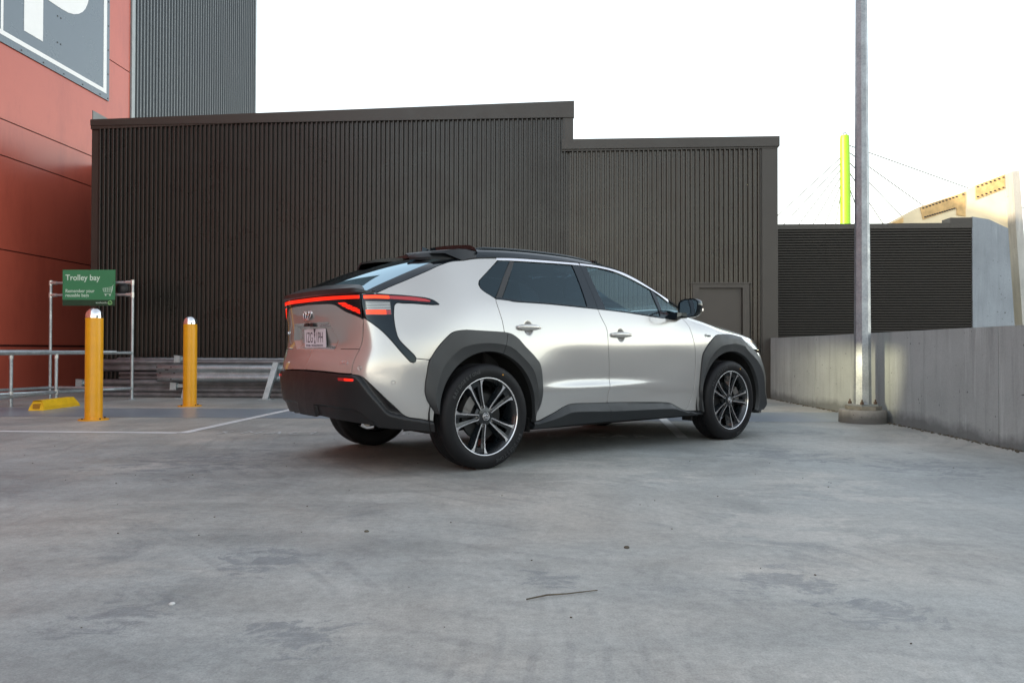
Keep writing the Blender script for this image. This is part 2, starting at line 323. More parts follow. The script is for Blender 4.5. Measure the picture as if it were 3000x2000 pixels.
# --- dark corrugated building
def ribs(s, p0, d, n_, length, z0, z1, pitch, depth, top=None, z0f=None):
    """vertical trapezoid ribs along direction d starting at p0, n_ = outward normal; top(t), z0f(t) optional"""
    prof = [(0, 0), (.42, 0), (.47, .78), (.53, 1), (.78, 1), (.85, .80), (.93, 0)]; k = int(length/pitch)+1; vs = []; ts = []
    for i in range(k):
        for a, b in prof:
            t = (i+a)*pitch
            if t > length: break
            ts.append((t, b*depth))
    ts.append((length, 0))
    for t, dd in ts:
        p = Vector(p0)+Vector(d)*t+Vector(n_)*dd
        zb = z0f(t) if z0f else z0; zt = top(t) if top else z1
        vs += [(p.x, p.y, zb), (p.x, p.y, zt)]
    s.add(vs, [(2*i, 2*i+2, 2*i+3, 2*i+1) for i in range(len(ts)-1)], False)
WN = Vector((-TH, -1, 0)).normalized(); WD = Vector((1, -TH, 0)).normalized()
def WP(X, off=0, z=0):
    """point on the dark wall plane; X world, off towards the camera"""
    p = Vector((X, 13.0-TH*(X-4.45), z))+WN*off; return p
root = empty('corrugated_building', WP(-1.5), label='long dark brown building clad in vertical corrugated sheet with a stepped roofline', cat='building')
def part(s, name, mat, par, auto=None):
    o = s.build(name, mat, par, auto); o.matrix_parent_inverse = Matrix.Translation(-par.location) if par.rotation_euler.z == 0 else par.matrix_basis.inverted(); return o
def quadbox(s, X0, X1, o0, o1, z0, z1a, z1b=None):
    z1b = z1a if z1b is None else z1b
    s.add([WP(X0, o0, z0), WP(X1, o0, z0), WP(X1, o1, z0), WP(X0, o1, z0), WP(X0, o0, z1a), WP(X1, o0, z1b), WP(X1, o1, z1b), WP(X0, o1, z1a)],
          [(0, 1, 2, 3), (4, 7, 6, 5), (0, 4, 5, 1), (1, 5, 6, 2), (2, 6, 7, 3), (3, 7, 4, 0)], False)
L1 = (1.0+7.72)/WD.x; topf = lambda t: 4.99+.0205*t
s = MB(); quadbox(s, -7.80, 1.07, -3.8, -.03, 0, 5.04, 5.22); quadbox(s, 1.0701, 4.62, -3.5, -.03, 0, 4.53); quadbox(s, -7.80, -7.67, -.0299, .012, 0, 5.0)
part(s, 'backing_wall', MT['darktrim'], root)
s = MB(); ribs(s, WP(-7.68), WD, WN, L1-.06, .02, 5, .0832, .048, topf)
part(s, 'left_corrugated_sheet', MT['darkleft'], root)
def zlow(t):
    X = .98+t*WD.x; return 2.02 if 3.15 < X < 4.17 else .02
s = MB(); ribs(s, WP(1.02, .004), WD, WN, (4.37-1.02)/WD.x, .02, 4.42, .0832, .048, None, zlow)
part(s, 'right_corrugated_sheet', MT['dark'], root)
s = MB(); quadbox(s, -7.80, 1.10, -.02, .065, 4.965, 5.075, 5.258); part(s, 'roof_fascia', MT['darktrim'], root)
s = MB(); quadbox(s, -7.83, 1.12, -3.9, .075, 5.0755, 5.0758, 5.0758)
s = MB(); s.add([WP(-7.80, -.02, 4.90), WP(1.10, -.02, 5.09), WP(1.10, .050, 5.09), WP(-7.80, .050, 4.90), WP(-7.80, -.02, 4.9645), WP(1.10, -.02, 5.1475), WP(1.10, .050, 5.1475), WP(-7.80, .050, 4.9645)],
      [(0, 1, 2, 3), (4, 7, 6, 5), (0, 4, 5, 1), (1, 5, 6, 2), (2, 6, 7, 3), (3, 7, 4, 0)], False)
part(s, 'fascia_drip_edge', MT['darktrim'], root)
s = MB(); quadbox(s, .90, 1.086, -.02, .045, 4.392, 5.13, 5.135); part(s, 'corner_flashing', MT['darktrim'], root)
s = MB(); quadbox(s, .885, 4.665, -.02, .085, 4.395, 4.57); quadbox(s, .885, 4.64, -.02, .060, 4.365, 4.3945); part(s, 'lower_roof_fascia', MT['darktrim'], root)
s = MB(); quadbox(s, 4.37, 4.64, -.5, .050, 0, 4.364); quadbox(s, 4.345, 4.3695, -.02, .030, 0, 4.364); part(s, 'corner_flashing', MT['darktrim'], root)
s = MB(); s.add([WP(-7.80, .01, 5.0), WP(-7.80, .01, 5.26), WP(-7.95, -2.9, 5.26), WP(-7.95, -2.9, 5.0), WP(-7.78, .01, 5.0), WP(-7.78, .01, 5.26), WP(-7.93, -2.9, 5.26), WP(-7.93, -2.9, 5.0)], [(0, 1, 2, 3), (4, 7, 6, 5), (1, 5, 6, 2), (0, 4, 5, 1)], False)
part(s, 'side_parapet', MT['sidegrey'], root)
s = MB(); s.add([WP(-7.80, -2.95, 0), WP(-7.80, -3.79, 0), (-9.28, 18.0, 0), (-9.36, 16.8, 0), WP(-7.80, -2.95, 5.0), WP(-7.80, -3.79, 5.0), (-9.28, 18.0, 5.0), (-9.36, 16.8, 5.0)], [(0, 3, 2, 1), (4, 5, 6, 7), (0, 1, 5, 4), (1, 2, 6, 5), (2, 3, 7, 6), (3, 0, 4, 7)], False); part(s, 'added_gap_block', MT['darktrim'], root)  # unseen block added to close the gap and darken the red wall's reflection
d = MB(); quadbox(d, 3.17, 3.285, -.02, .052, 0, 2.0); quadbox(d, 4.035, 4.15, -.02, .052, 0, 2.0); quadbox(d, 3.2851, 4.0349, -.02, .052, 1.93, 2.0)
quadbox(d, 3.13, 4.19, -.02, .066, 2.0005, 2.025)
do = part(d, 'door', MT['doorp'], root)
lf = MB(); quadbox(lf, 3.295, 4.025, -.025, -.004, .01, 1.925)
lo = part(lf, 'door_leaf', MT['doorp'], root); lo.parent = do; lo.matrix_parent_inverse = Matrix()
sc_ = MB()
for z in (4.28, 3.34, 2.55, 1.75):
    for i in range(0, 22):
        X = 1.02+(i*2+.22)*.0832
        if 3.1 < X < 4.2 and z < 2.1: continue
        if X < 4.3: sc_.obox(WP(X, .007, z), WD, WN, (0, 0, 1), .006, .006, .006)
    for i in range(0, 53):
        X = -7.68+(i*2+.22)*.0832
        if X < .9: sc_.obox(WP(X, .004, z-.05+.4*(z > 3)), WD, WN, (0, 0, 1), .006, .006, .006)
part(sc_, 'screw_rows', MT['screw'], root)['kind'] = 'stuff'

# --- red building with sign board and slate tower
RD = Vector((TH, 1, 0)).normalized(); RN = Vector((1, -TH, 0)).normalized()
def RP(Y, off=0, z=0): return Vector((-9.58+TH*(Y-13.9), Y, z))+RN*off
red_root = empty('red_building', RP(6), label='tall red panelled building wall along the left side with a huge slate sign board', cat='building')
def rbox(s, Y0, Y1, o0, o1, z0, z1):
    s.add([RP(Y0, o0, z0), RP(Y1, o0, z0), RP(Y1, o1, z0), RP(Y0, o1, z0), RP(Y0, o0, z1), RP(Y1, o0, z1), RP(Y1, o1, z1), RP(Y0, o1, z1)],
          [(0, 3, 2, 1), (4, 5, 6, 7), (0, 1, 5, 4), (1, 2, 6, 5), (2, 3, 7, 6), (3, 0, 4, 7)], False)
s = MB(); rbox(s, -14, 18.03, -4, -.03, 0, 11.6); part(s, 'joint_backing', MT['groove'], red_root)
zs = [0, .905, 2.7, 4.465, 5.145, 7.565, 10.0, 11.6]
s = MB()
for i in range(len(zs)-1):
    g0 = .006 if i not in (1, 3) else .010
    for (ya, yb) in ((-14, -6), (-6, 4), (4, 18.04)):
        rbox(s, ya+.008, yb-(.008 if yb < 18 else 0), -.0299, 0, zs[i]+.012, zs[i+1]-(.03 if i in (0,) else .010))
part(s, 'wall_panels', MT['red'], red_root)
s = MB(); rbox(s, 9.6, 17.16, .001, .03, 6.57, 11.2); brd = part(s, 'sign_board', MT['board'], red_root)
s = MB(); s.mi = 0
for args in ((9.8, 17.05, 6.71, 6.80), (16.93, 17.05, 6.8005, 11.1), (13.80, 13.86, 6.8005, 11.1)): rbox(s, args[0], args[1], .031, .034, args[2], args[3])
o = part(s, 'sign_border', MT['white'], red_root); o.parent = brd; o.matrix_parent_inverse = Matrix()
s = MB(); ax = lambda a, b, c: tuple(RP(a, c, b))
s.prism([(14.40, 7.03), (14.93, 7.035), (14.93, 10.6), (14.40, 10.6)], .031, .036, ax)
bowl = [(15.02, 11.6), (15.02, 8.1)]+[(15.85+.83*cos(t), 8.55+.52*sin(t)) for t in np.linspace(pi*1.05, pi*1.98, 14)]+[(16.68, 11.6)]
bowl = [(14.9305, 7.95), (15.2, 7.945), (15.48, 7.95), (15.70, 7.97), (15.88, 8.02), (16.04, 8.10), (16.17, 8.20), (16.27, 8.32), (16.34, 8.46), (16.39, 8.62), (16.42, 8.80), (16.44, 9.2), (16.3, 10.2), (15.9, 10.6), (14.9305, 10.6), (14.9305, 10.2), (15.5, 10.1), (15.8, 9.6), (15.75, 8.9), (15.5, 8.72), (14.9305, 8.6)]
s.prism(bowl, .031, .036, ax)
o = part(s, 'sign_letter', MT['white'], red_root); o.parent = brd; o.matrix_parent_inverse = Matrix()
rv = [(y, 6.62) for y in np.arange(10, 17.2, .62)]+[(17.11, z) for z in np.arange(6.62, 11, .56)]+[(15.42+dy, z) for z in (7.2, 7.75) for dy in (-.05, .05)]
for y, z in rv:
    s = MB(); s.obox(RP(y, .033, z), RD, RN, (0, 0, 1), .013, .006, .013)
    o = part(s, 'rivet', MT['black'], red_root); o.parent = brd; o.matrix_parent_inverse = Matrix()
tw = empty('slate_tower', RP(21.7), label='tall slate grey tower clad in fine vertical corrugation behind the red wall', cat='tower')
s = MB(); rbox(s, 18.05, 25.45, -5, -.02, 0, 19); part(s, 'core', MT['tower'], tw)
s = MB(); ribs(s, RP(18.22), RD, RN, 7.2, 3, 19, .148, .03); part(s, 'corrugated_sheet', MT['tower'], tw)
s = MB(); rbox(s, 18.06, 18.20, -.019, .035, 3, 19); rbox(s, 25.43, 25.5, -.2, .04, 3, 19); part(s, 'edge_trim', MT['towertrim'], tw)
s = MB()
for i in range(48):
    rbox(s, 18.22+(i+.545)*.148, 18.22+(i+.60)*.148, .0305, .034, 3, 19)
part(s, 'rib_crests', MT['towertrim'], tw)['kind'] = 'stuff'
# orange gable seen over the roofline
s = MB(); pg = [(-14.5, 6), (-11.75, 6), (-11.95, 10.9), (-12.75, 11.75), (-13.6, 10.9), (-14.5, 10.6)]
pg = [(-15.0, 5), (-11.9, 5), (-11.9, 10.72), (-12.55, 11.25), (-15.0, 10.5)]
s.prism(pg, 35.0, 40.0, lambda a, b, c: (a, c, b))
tag(s.build('brick_gable', MT['brick']), 'small sunlit orange brick gable peeking over the roofline beside the slate tower', 'building')

# --- concrete parapet
pp = [(4.20, -9), (4.22, 3), (4.26, 6.2), (4.36, 8.3), (4.47, 10.3), (4.50, 12.93)]
def pz(y): return 1.055-.0006*(y-6)
par = empty('concrete_parapet', (4.4, 6, 0), label='long grey concrete parapet wall with vertical joints along the right side', cat='wall')
s = MB()
def PX(y): return float(np.interp(y, [p[1] for p in pp], [p[0] for p in pp]))
cuts = [-9, -5, -1.5, 1.9, 4.6, 6.53, 8.92, 11.0, 12.93]
for a, b in zip(cuts[:-1], cuts[1:]):
    a2, b2 = a+.004, b-.004; n_ = 6
    for i in range(n_):
        y0, y1 = a2+(b2-a2)*i/n_, a2+(b2-a2)*(i+1)/n_
        v_ = [(PX(y0), y0, 0), (PX(y1), y1, 0), (PX(y1)+.2, y1, 0), (PX(y0)+.2, y0, 0)]; v_ += [(x, y, pz(y)) for x, y, _ in v_]
        fs = [(4, 5, 6, 7), (0, 1, 5, 4), (2, 3, 7, 6)]
        if i == 0: fs.append((3, 0, 4, 7))
        if i == n_-1: fs.append((1, 2, 6, 5))
        s.add(v_, fs, False)
part(s, 'wall_panels', MT['parapet'], par)
for c_ in cuts[1:-1]: s = MB(); s.box(PX(c_)+.012, PX(c_)+.19, c_-.02, c_+.02, 0, 1.045); part(s, 'joint_filler', MT['inner'], par)
# --- gutter grime along the foot of the parapet
s = MB(); ys = np.linspace(5.2, 12.9, 40); rnd = np.random.RandomState(3)
for y in ys:
    for _ in range(16):
        x = PX(y)-abs(rnd.normal(0, .03)); yy = y+rnd.uniform(-.1, .1); r = rnd.uniform(.003, .011)
        s.obox((x, yy, r*.5), (cos(yy*9), sin(yy*9), 0), (-sin(yy*9), cos(yy*9), 0), (0, 0, 1), r, r*.6, r*.5)
tag(s.build('gutter_debris', MT['debris']), kind='stuff')

# --- light pole with plinth
lp = empty('lamp_pole', (4.105, 8.70, 0), label='tall galvanised octagonal lamp pole bolted to a round concrete plinth', cat='lamp pole')
px, py = 4.105, 8.70
def place(s, name, mat, par, auto=None):
    return part(s, name, mat, par, auto)
s = MB(); s.lathe([(.0, .0), (.262, 0), (.259, .13), (.250, .150), (0, .156)], 40, c=(px, py, 0)); place(s, 'plinth', MT['plinth'], lp, 40)
s = MB(); gp = []; rnd = np.random.RandomState(5)
for k in range(24): gp.append((px+(.185+rnd.uniform(-.02, .03))*cos(k*pi/12), py+(.185+rnd.uniform(-.02, .03))*sin(k*pi/12)))
s.prism(gp, .152, .195); place(s, 'grout_pad', MT['grout'], lp)
s = MB(); s.lathe([(.096, .19), (.096, .20), (.062, 5.2), (.045, 9.0), (0, 9.0)], 8, c=(0, 0, 0), smooth=False); s.v = [(px+x*cos(.30)-y*sin(.30), py+x*sin(.30)+y*cos(.30), z) for x, y, z in s.v]; po = place(s, 'shaft', MT['pole'], lp); 
s = MB(); s.prism([(px+.16*cos(a+.3), py+.16*sin(a+.3)) for a in (pi/4, 3*pi/4, 5*pi/4, 7*pi/4)], .1955, .215); place(s, 'base_flange', MT['galv'], lp)
for a in (pi/4, 3*pi/4, 5*pi/4, 7*pi/4):
    s = MB(); s.lathe([(0, .27), (.010, .27), (.010, .245), (.022, .244), (.022, .216), (0.0, .216)], 6, c=(px+.135*cos(a+.3), py+.135*sin(a+.3), 0), smooth=False); place(s, 'anchor_bolt', MT['bolt'], lp)
s = MB(); s.tube([(px, py, 8.9), (px-.6, py-.3, 9.2), (px-1.3, py-.6, 9.3)], .03); s.obox((px-1.5, py-.7, 9.3), (-2, -1, 0), (1, -2, 0), (0, 0, 1), .3, .12, .05); place(s, 'lamp_head', MT['galv'], lp)

# --- shutter clad building and precast fin beyond the parapet
sh = empty('ribbed_building', (7.4, 16, 0), label='low dark building clad in horizontal ribbed sheet beyond the parapet', cat='building')
def SPt(X, off=0, z=0): return Vector((X, 16-TH*(X-6), z))+WN*off
s = MB(); vs = []; hs_ = []
z = -.2
while z < 3.44:
    for a, b in ((0, -.012), (.40, -.012), (.50, .022), (.92, .024)): hs_.append((z+a*.0565, b))
    z += .0565
for zz, o_ in hs_: vs += [SPt(4.70, o_, zz), SPt(9.765, o_, zz)]
s.add(vs, [(2*i, 2*i+1, 2*i+3, 2*i+2) for i in range(len(hs_)-1)], False); part(s, 'ribbed_cladding', MT['dark2'], sh)
def sbox(s, X0, X1, o0, o1, z0, z1):
    s.add([SPt(X0, o0, z0), SPt(X1, o0, z0), SPt(X1, o1, z0), SPt(X0, o1, z0), SPt(X0, o0, z1), SPt(X1, o0, z1), SPt(X1, o1, z1), SPt(X0, o1, z1)],
          [(0, 1, 2, 3), (4, 7, 6, 5), (0, 4, 5, 1), (1, 5, 6, 2), (2, 6, 7, 3), (3, 7, 4, 0)], False)
s = MB(); sbox(s, 4.7, 9.76, -3, -.01, -.2, 3.43); part(s, 'backing_wall', MT['inner'], sh)
s = MB(); sbox(s, 4.7, 9.31, -.3, .04, 3.44, 3.55); sbox(s, 9.3101, 9.765, -.3, .045, 3.44, 3.66); part(s, 'roof_capping', MT['darktrim'], sh)
fin = empty('precast_fin_wall', (10.4, 17, 0), label='sloping cream and grey precast concrete fin wall rising behind the ribbed building', cat='wall')
s = MB(); ax = lambda a, b, c: tuple(SPt(a, c, b))
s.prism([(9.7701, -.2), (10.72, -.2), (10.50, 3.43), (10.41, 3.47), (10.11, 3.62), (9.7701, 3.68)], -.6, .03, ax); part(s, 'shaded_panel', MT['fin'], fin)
k = 17.3/15.8
def kk(X, z): return (X*k, .842+(z-.842)*k)
s = MB(); s.prism([kk(7.6, 2.0), kk(7.90, 3.52), kk(8.6, 3.90), kk(9.53, 4.215), kk(9.56, 4.23), kk(9.74, 4.345), kk(10.33, 4.57), kk(10.66, 1.0), kk(10.6, -.2), kk(7.6, -.2)], -1.8, -1.5, ax); part(s, 'sloping_slab', MT['cream'], fin)
s = MB(); s.prism([kk(10.335, 4.57), kk(10.48, 4.575), kk(10.78, -.2), kk(10.62, -.2)], -1.9, -1.2, ax); part(s, 'end_edge', MT['fin2'], fin)
s = MB()
s.prism([kk(8.60, 3.88), kk(9.53, 4.205), kk(9.53, 3.68), kk(9.35, 3.71), kk(9.35, 3.86), kk(8.66, 3.62)], -1.4995, -1.48, ax)
s.prism([kk(9.74, 4.04), kk(9.74, 4.335), kk(10.33, 4.56), kk(10.33, 4.27)], -1.4995, -1.48, ax)
s.prism([kk(7.92, 3.50), kk(8.25, 3.67), kk(8.25, 3.56), kk(8.05, 3.48)], -1.4995, -1.48, ax)
part(s, 'stained_band', MT['rust'], fin)
s = MB()
for i in range(13):
    t = i/12
    for X, zz in ((8.66+.82*t, 3.865+.285*t), (8.70+.60*t, 3.675+.175*t), (9.78+.52*t, 4.31+.19*t), (9.78+.52*t, 4.095+.19*t)):
        a, b = kk(X, zz)
        if i % (1 if X < 9.4 else 2) == 0: s.prism([(a+.03*cos(q), b+.017*sin(q)) for q in np.linspace(0, 2*pi, 7)[:-1]], -1.4795, -1.47, ax)
part(s, 'cast_sockets', MT['black'], fin)

# --- lime pylon of the cable stayed bridge
py_ = empty('bridge_pylon', (36, 80, 0), label='bright lime green bridge pylon with stay cables seen far behind the ribbed building', cat='bridge')
s = MB(); s.tube([(35.95, 80, 0), (35.95, 80, 17), (35.90, 80, 23.6), (35.90, 80, 24.0)], [.58, .55, .50, .44], 14); s.tube([(36.5, 80.3, 0), (36.35, 80.2, 18.8)], .14); part(s, 'mast', MT['lime'], py_)
for i in range(14): s = MB(); s.obox((36.16+.012*i, 79.8, 22.9-.42*i), (1, 0, 0), (0, 1, 0), (0, 0, 1), .11, .12, .10); part(s, 'cable_anchor', MT['screw'], py_)
s = MB(); s.tube([(35.9+.18*cos(t), 80, 24.15+.18*sin(t)) for t in np.linspace(0, 2*pi, 12)], .05, 6); part(s, 'lifting_eye', MT['screw'], py_)
for (z0, x1, z1) in ((22.3, 70, -2), (21.3, 57, 0), (20.3, 49.5, 0), (18.9, 43, 0), (23.0, 95, 2)):
    s = MB(); s.tube([(36.2, 80, z0), (x1, 80, z1)], .06, 5); part(s, 'stay_cable', MT['cable'], py_)
for i, (z0, x1) in enumerate(((21.6, 13.5), (21.0, 16.5), (20.3, 19.5), (19.5, 22.5), (18.7, 25.5), (17.7, 28.5), (16.9, 31.0))):
    s = MB(); s.tube([(35.45, 80, z0), (x1+5, 80, 6)], .055, 5); part(s, 'stay_cable', MT['cable'], py_)

# --- bollards
def bollard(x, y, label):
    r = empty('bollard', (x, y, 0), label=label, cat='bollard', group='yellow steel bollards')
    s = MB(); s.lathe([(0, 0), (.165, 0), (.165, .010), (.162, .013), (.098, .013)], 40); s.build('base_plate', MT['yellow'], r, 35)
    s = MB(); s.lathe([(.098, .0131), (.0955, .03), (.0955, 1.205), (0, 1.206)], 40); s.build('tube', MT['yellow'], r, 35)
    s = MB(); s.lathe([(0.0965, 1.2065), (.0965, 1.235)]+[(.0955*cos(a), 1.235+.088*sin(a)) for a in np.linspace(0, pi/2, 12)], 40); s.build('dome_cap', MT['chrome'], r, 60)
    for k in range(4):
        a = k*pi/2-.55; s = MB(); s.lathe([(0.011, .0132), (.011, .028), (0, .029)], 6, c=(.135*cos(a), .135*sin(a), 0), smooth=False); s.build('bolt', MT['bolt'], r)
bollard(-4.95, 8.80, 'nearer yellow steel bollard with a chrome dome in front of the trolley bay sign')
bollard(-4.74, 10.94, 'farther yellow steel bollard with a chrome dome in front of the stacked guardrails')
# --- wheel stop
ws = MB(); a0, a1 = Vector((-6.47, 10.10, 0)), Vector((-6.50, 11.02, 0)); dd = (a1-a0).normalized(); nn = Vector((dd.y, -dd.x, 0)); L_ = (a1-a0).length
prof = [(-.10, 0), (-.095, .05), (-.055, .135), (.055, .135), (.095, .05), (.10, 0)]
def wsp(t, w_, z_): return a0+dd*t+nn*w_+Vector((0, 0, z_))
rings = [(0, 1, 0), (.03, 1, 0)]; vs = []
for t, sh_ in ((0, .0), (.035, .0), (L_-.10, .0), (L_, -.0)):
    for w_, z_ in prof:
        lift = z_*(.93 if t > L_-.01 else 1); vs.append(wsp(t+(z_*.45 if t == 0 else (-z_*.6 if t > L_-.01 else 0)), w_, lift))
n6 = 6; fs = [(i*n6+k, i*n6+k+1, (i+1)*n6+k+1, (i+1)*n6+k) for i in range(3) for k in range(5)]+[tuple(range(6))[::-1], tuple(range(18, 24))]
ws.add(vs, fs, False)
wso = tag(ws.build('wheel_stop', MT['yellow2']), 'scuffed yellow rubber wheel stop block on the floor by the trolley bay', 'wheel stop')
s = MB(); s.obox(wsp(.028, .0, .055), nn, dd, (0, 0, 1), .045, .02, .035); o = s.build('end_recess', plain('shaded_recess', (.45, .20, .01), .7), wso)

# --- trolley bay frame
tb = empty('trolley_bay_rails', (-7, 11.8, 0), label='galvanised pipe railing of the trolley bay with two tall posts at its back', cat='railing')
rp, lpst = Vector((-6.34, 12.40, 0)), Vector((-7.80, 12.55, 0)); R_ = .0245
def pipe(name, pts, r=R_, mat='galv'): s = MB(); s.tube(pts, r, 14); return part(s, name, MT[mat], tb)
for p in (rp, lpst):
    pipe('tall_post', [p, p+Vector((0, 0, 1.99))])
    s = MB(); s.lathe([(0, 0), (.07, 0), (.07, .008), (.03, .012)], 20, c=tuple(p)); part(s, 'foot_flange', MT['galv'], tb)
    for z_ in (1.95, 1.745): 
        s = MB(); s.lathe([(.031, z_-.045), (.031, z_+.04)], 14, c=tuple(p)); q = (lpst-rp).normalized()*(1 if p is rp else -1); s.tube([p+Vector((0, 0, z_)), p+q*.11+Vector((0, 0, z_))], .031, 12); part(s, 'clamp', MT['weld'], tb)
for z_ in (1.95, 1.745): pipe('cross_rail', [rp+Vector((0, 0, z_)), lpst+Vector((0, 0, z_))], .022)
A_ = [rp, Vector((-6.90, 11.25, 0)), Vector((-6.75, 9.2, 0))]; B_ = [Vector((-6.45, 12.1, 0)), Vector((-7.28, 10.80, 0)), Vector((-7.9, 9.6, 0))]; C_ = [lpst, Vector((-8.07, 11.7, 0)), Vector((-8.3, 9.9, 0))]
for line, top in ((A_, .775), (B_, .79), (C_, .80)):
    pipe('side_rail', [p+Vector((0, 0, top)) for p in line]); pipe('side_rail', [p+Vector((0, 0, .185)) for p in line])
pipe('back_rail', [rp+Vector((0, 0, .185)), lpst+Vector((0, 0, .185))])
for p in (A_[1], B_[1]):
    pipe('short_post', [p, p+Vector((0, 0, .76))]); [part(MB().lathe([(.032, z_), (.032, z_+.07)], 14, c=tuple(p)), 'clamp', MT['weld'], tb) for z_ in (.69, .15)]
# --- sign
sg0, sg1 = Vector((-7.505, 12.42, 0)), Vector((-6.615, 12.40, 0)); sdv = (sg1-sg0).normalized(); snv = Vector((sdv.y, -sdv.x, 0)); WS = (sg1-sg0).length
sroot = empty('trolley_sign', (sg0+sg1)/2, label='green trolley bay sign with white lettering fixed between the railing posts', cat='sign')
fm = frame(sg0+snv*.03+Vector((0, 0, 1.558)), sdv, (0, 0, 1))
def sgn(s, name, mat): 
    o = s.build(name, mat, sroot); o.data.transform(fm); o.matrix_parent_inverse = Matrix.Translation(-sroot.location); return o
s = MB(); s.box(0, WS, .10, .60, -.004, 0); face = sgn(s, 'sign_face', MT['green'])
s = MB(); s.box(0, WS, 0, .0995, -.004, 0); sgn(s, 'lower_band', MT['green2'])
def sgtxt(body, size, x, y, mat, bold=0, sx=1):
    o = text(body, size, mat, 'lettering', sroot, fm @ Matrix.Translation((x, y, .0012)), ext=.0004, bold=bold, sx=sx); o.matrix_parent_inverse = Matrix.Translation(-sroot.location); return o
sgtxt('Trolley bay', .135, .048, .425, MT['mint'], .0022, .95)
sgtxt('Remember your', .078, .048, .222, MT['mint'], .0010, .95)
sgtxt('reusable bags', .078, .048, .150, MT['mint'], .0010, .95)
sgtxt('woolworths', .044, .565, .038, MT['mint'], .0, .90)
s = MB(); ring = [(.805+.033*cos(a), .048+.030*sin(a), .002) for a in np.linspace(0, 2*pi, 22)]; s.tube(ring, .006, 6); s.tube([(.787, .045, .002), (.797, .033, .002), (.805, .055, .002), (.813, .033, .002), (.823, .045, .002)], .004, 6); s.tube([(.805, .075, .002), (.82, .090, .002)], .005, 6); sgn(s, 'round_emblem', MT['lgreen'])
s = MB(); cx0, cy0 = .685, .165
for i in range(5): s.tube([(cx0+.008+.036*i, cy0+.075-.004*i*0, .002), (cx0+.0+.042*i*.98-.002, cy0+.125+.006*i, .002)], .0030, 5)
for j in range(4): s.tube([(cx0+.010-.0035*j, cy0+.068+.019*j, .002), (cx0+.152+.004*j, cy0+.070+.026*j, .002)], .0030, 5)
s.tube([(cx0+.175, cy0+.178, .002), (cx0+.158, cy0+.160, .002), (cx0+.135, cy0+.035, .002), (cx0+.02, cy0+.035, .002)], .0042, 6)
for xx in (.045, .118): s.lathe([(0, .003), (.014, .003), (.014, .001)], 14, c=(cx0+xx, cy0+.012, 0))
sgn(s, 'trolley_symbol', MT['mint'])
for x_ in (.02, WS-.03):
    for y_ in (.19, .39): s = MB(); s.lathe([(0, .003), (.007, .002)], 8, c=(x_, y_, 0)); sgn(s, 'fixing_bolt', MT['green2'])
s = MB(); c_ = Vector((-6.57, 12.50, 1.85)); s.lathe([(0, -.05), (.06, -.045), (.10, -.02), (.115, 0), (.11, .03), (0, .04)], 24, axis='y', c=tuple(c_))
tag(s.build('round_fixture', MT['black'], auto=50), 'round black wall fixture partly hidden behind the green sign', 'fixture')

# --- stacked guardrails
def wbeam(name, x0, x1, Y, zc, h=.31, mat='rail', label='', tilt=0, notch=False):
    prof = [(-.5, .0), (-.40, .052), (-.30, .08), (-.18, .072), (-.07, .02), (0, .012), (.07, .02), (.18, .072), (.30, .08), (.40, .052), (.5, .0)]
    s = MB(); vs = []; n_ = len(prof)
    for xx in np.linspace(x0, x1, 5):
        for a, b in prof: vs.append((xx+(b*.6 if (notch and xx == x0) else 0), Y-b-TH*(xx+5), zc+a*h+tilt*(xx-x0)))
    s.add(vs, [(i*n_+k, (i+1)*n_+k, (i+1)*n_+k+1, i*n_+k+1) for i in range(4) for k in range(n_-1)], True)
    r = s.build(name, MT[mat]); m = r.modifiers.new('th', 'SOLIDIFY'); m.thickness = .004
    return tag(r, label, 'guardrail', 'guardrail beams stacked along the wall')
b1_ = wbeam('guardrail_beam', -6.12, -3.0, 12.72, .43, .31, 'rail', 'front bright guardrail beam with its notched end showing bolt holes', notch=True)
s = MB()
for xx, zz in ((-6.02, .53), (-5.78, .53), (-6.02, .43), (-5.78, .43), (-6.02, .33), (-5.78, .33)): s.lathe([(0, 0), (.014, 0)], 10, axis='y', c=(xx, 12.72+.068-.085-.068*abs(zz-.43)/.1-.012-(.03 if abs(zz-.43) > .05 else -.02), zz))
s.obox((-5.9, 12.72+.055-.082, .487), (1, 0, 0), (0, 1, 0), (0, 0, 1), .03, .002, .009)
s.build('bolt_hole', MT['black'], b1_)
wbeam('guardrail_beam', -7.45, -3.2, 13.02, .55, .22, 'railold', 'long upper dark weathered guardrail beam lying behind the bright one', tilt=.0)
wbeam('guardrail_beam', -7.0, -3.1, 13.10, .72-.10, .14, 'rail', 'thin upper steel rail lying on top of the stack', tilt=.0)
wbeam('guardrail_beam', -6.9, -3.1, 13.0, .37, .15, 'railold', 'middle dark guardrail beam visible between the posts')
wbeam('guardrail_beam', -7.5, -3.1, 12.94, .19, .24, 'railold', 'lower dark guardrail beam near the floor of the stack')
s = MB(); s.tube([(-7.3, 13.05, .045), (-3.0, 12.8, .045)], .045, 14); tag(s.build('steel_pipe', MT['railold']), 'long dark steel pipe lying on the floor under the guardrails', 'pipe')
blocks = [(-7.46, .25, 12.80, 'lower left spacer block on the stacked guardrails'), (-5.85, .66, 12.98, 'upper spacer block standing on top of the stacked guardrails'), (-5.80, .20, 12.72, 'small spacer block under the front guardrail beam')]
for x_, z_, y_, lb in blocks:
    s = MB(); s.prism([(x_-.055, z_-.06), (x_+.05, z_-.06), (x_+.055, z_+.06), (x_-.05, z_+.07)], y_-.01, y_+.09, lambda a, b, c: (a, c, b)); s.obox((x_+.10, y_+.05, z_+.01), (1, 0, 0), (0, 1, 0), (0, 0, 1), .05, .02, .03)
    tag(s.build('spacer_block', MT['rail']), lb, 'spacer block', 'guardrail spacer blocks')
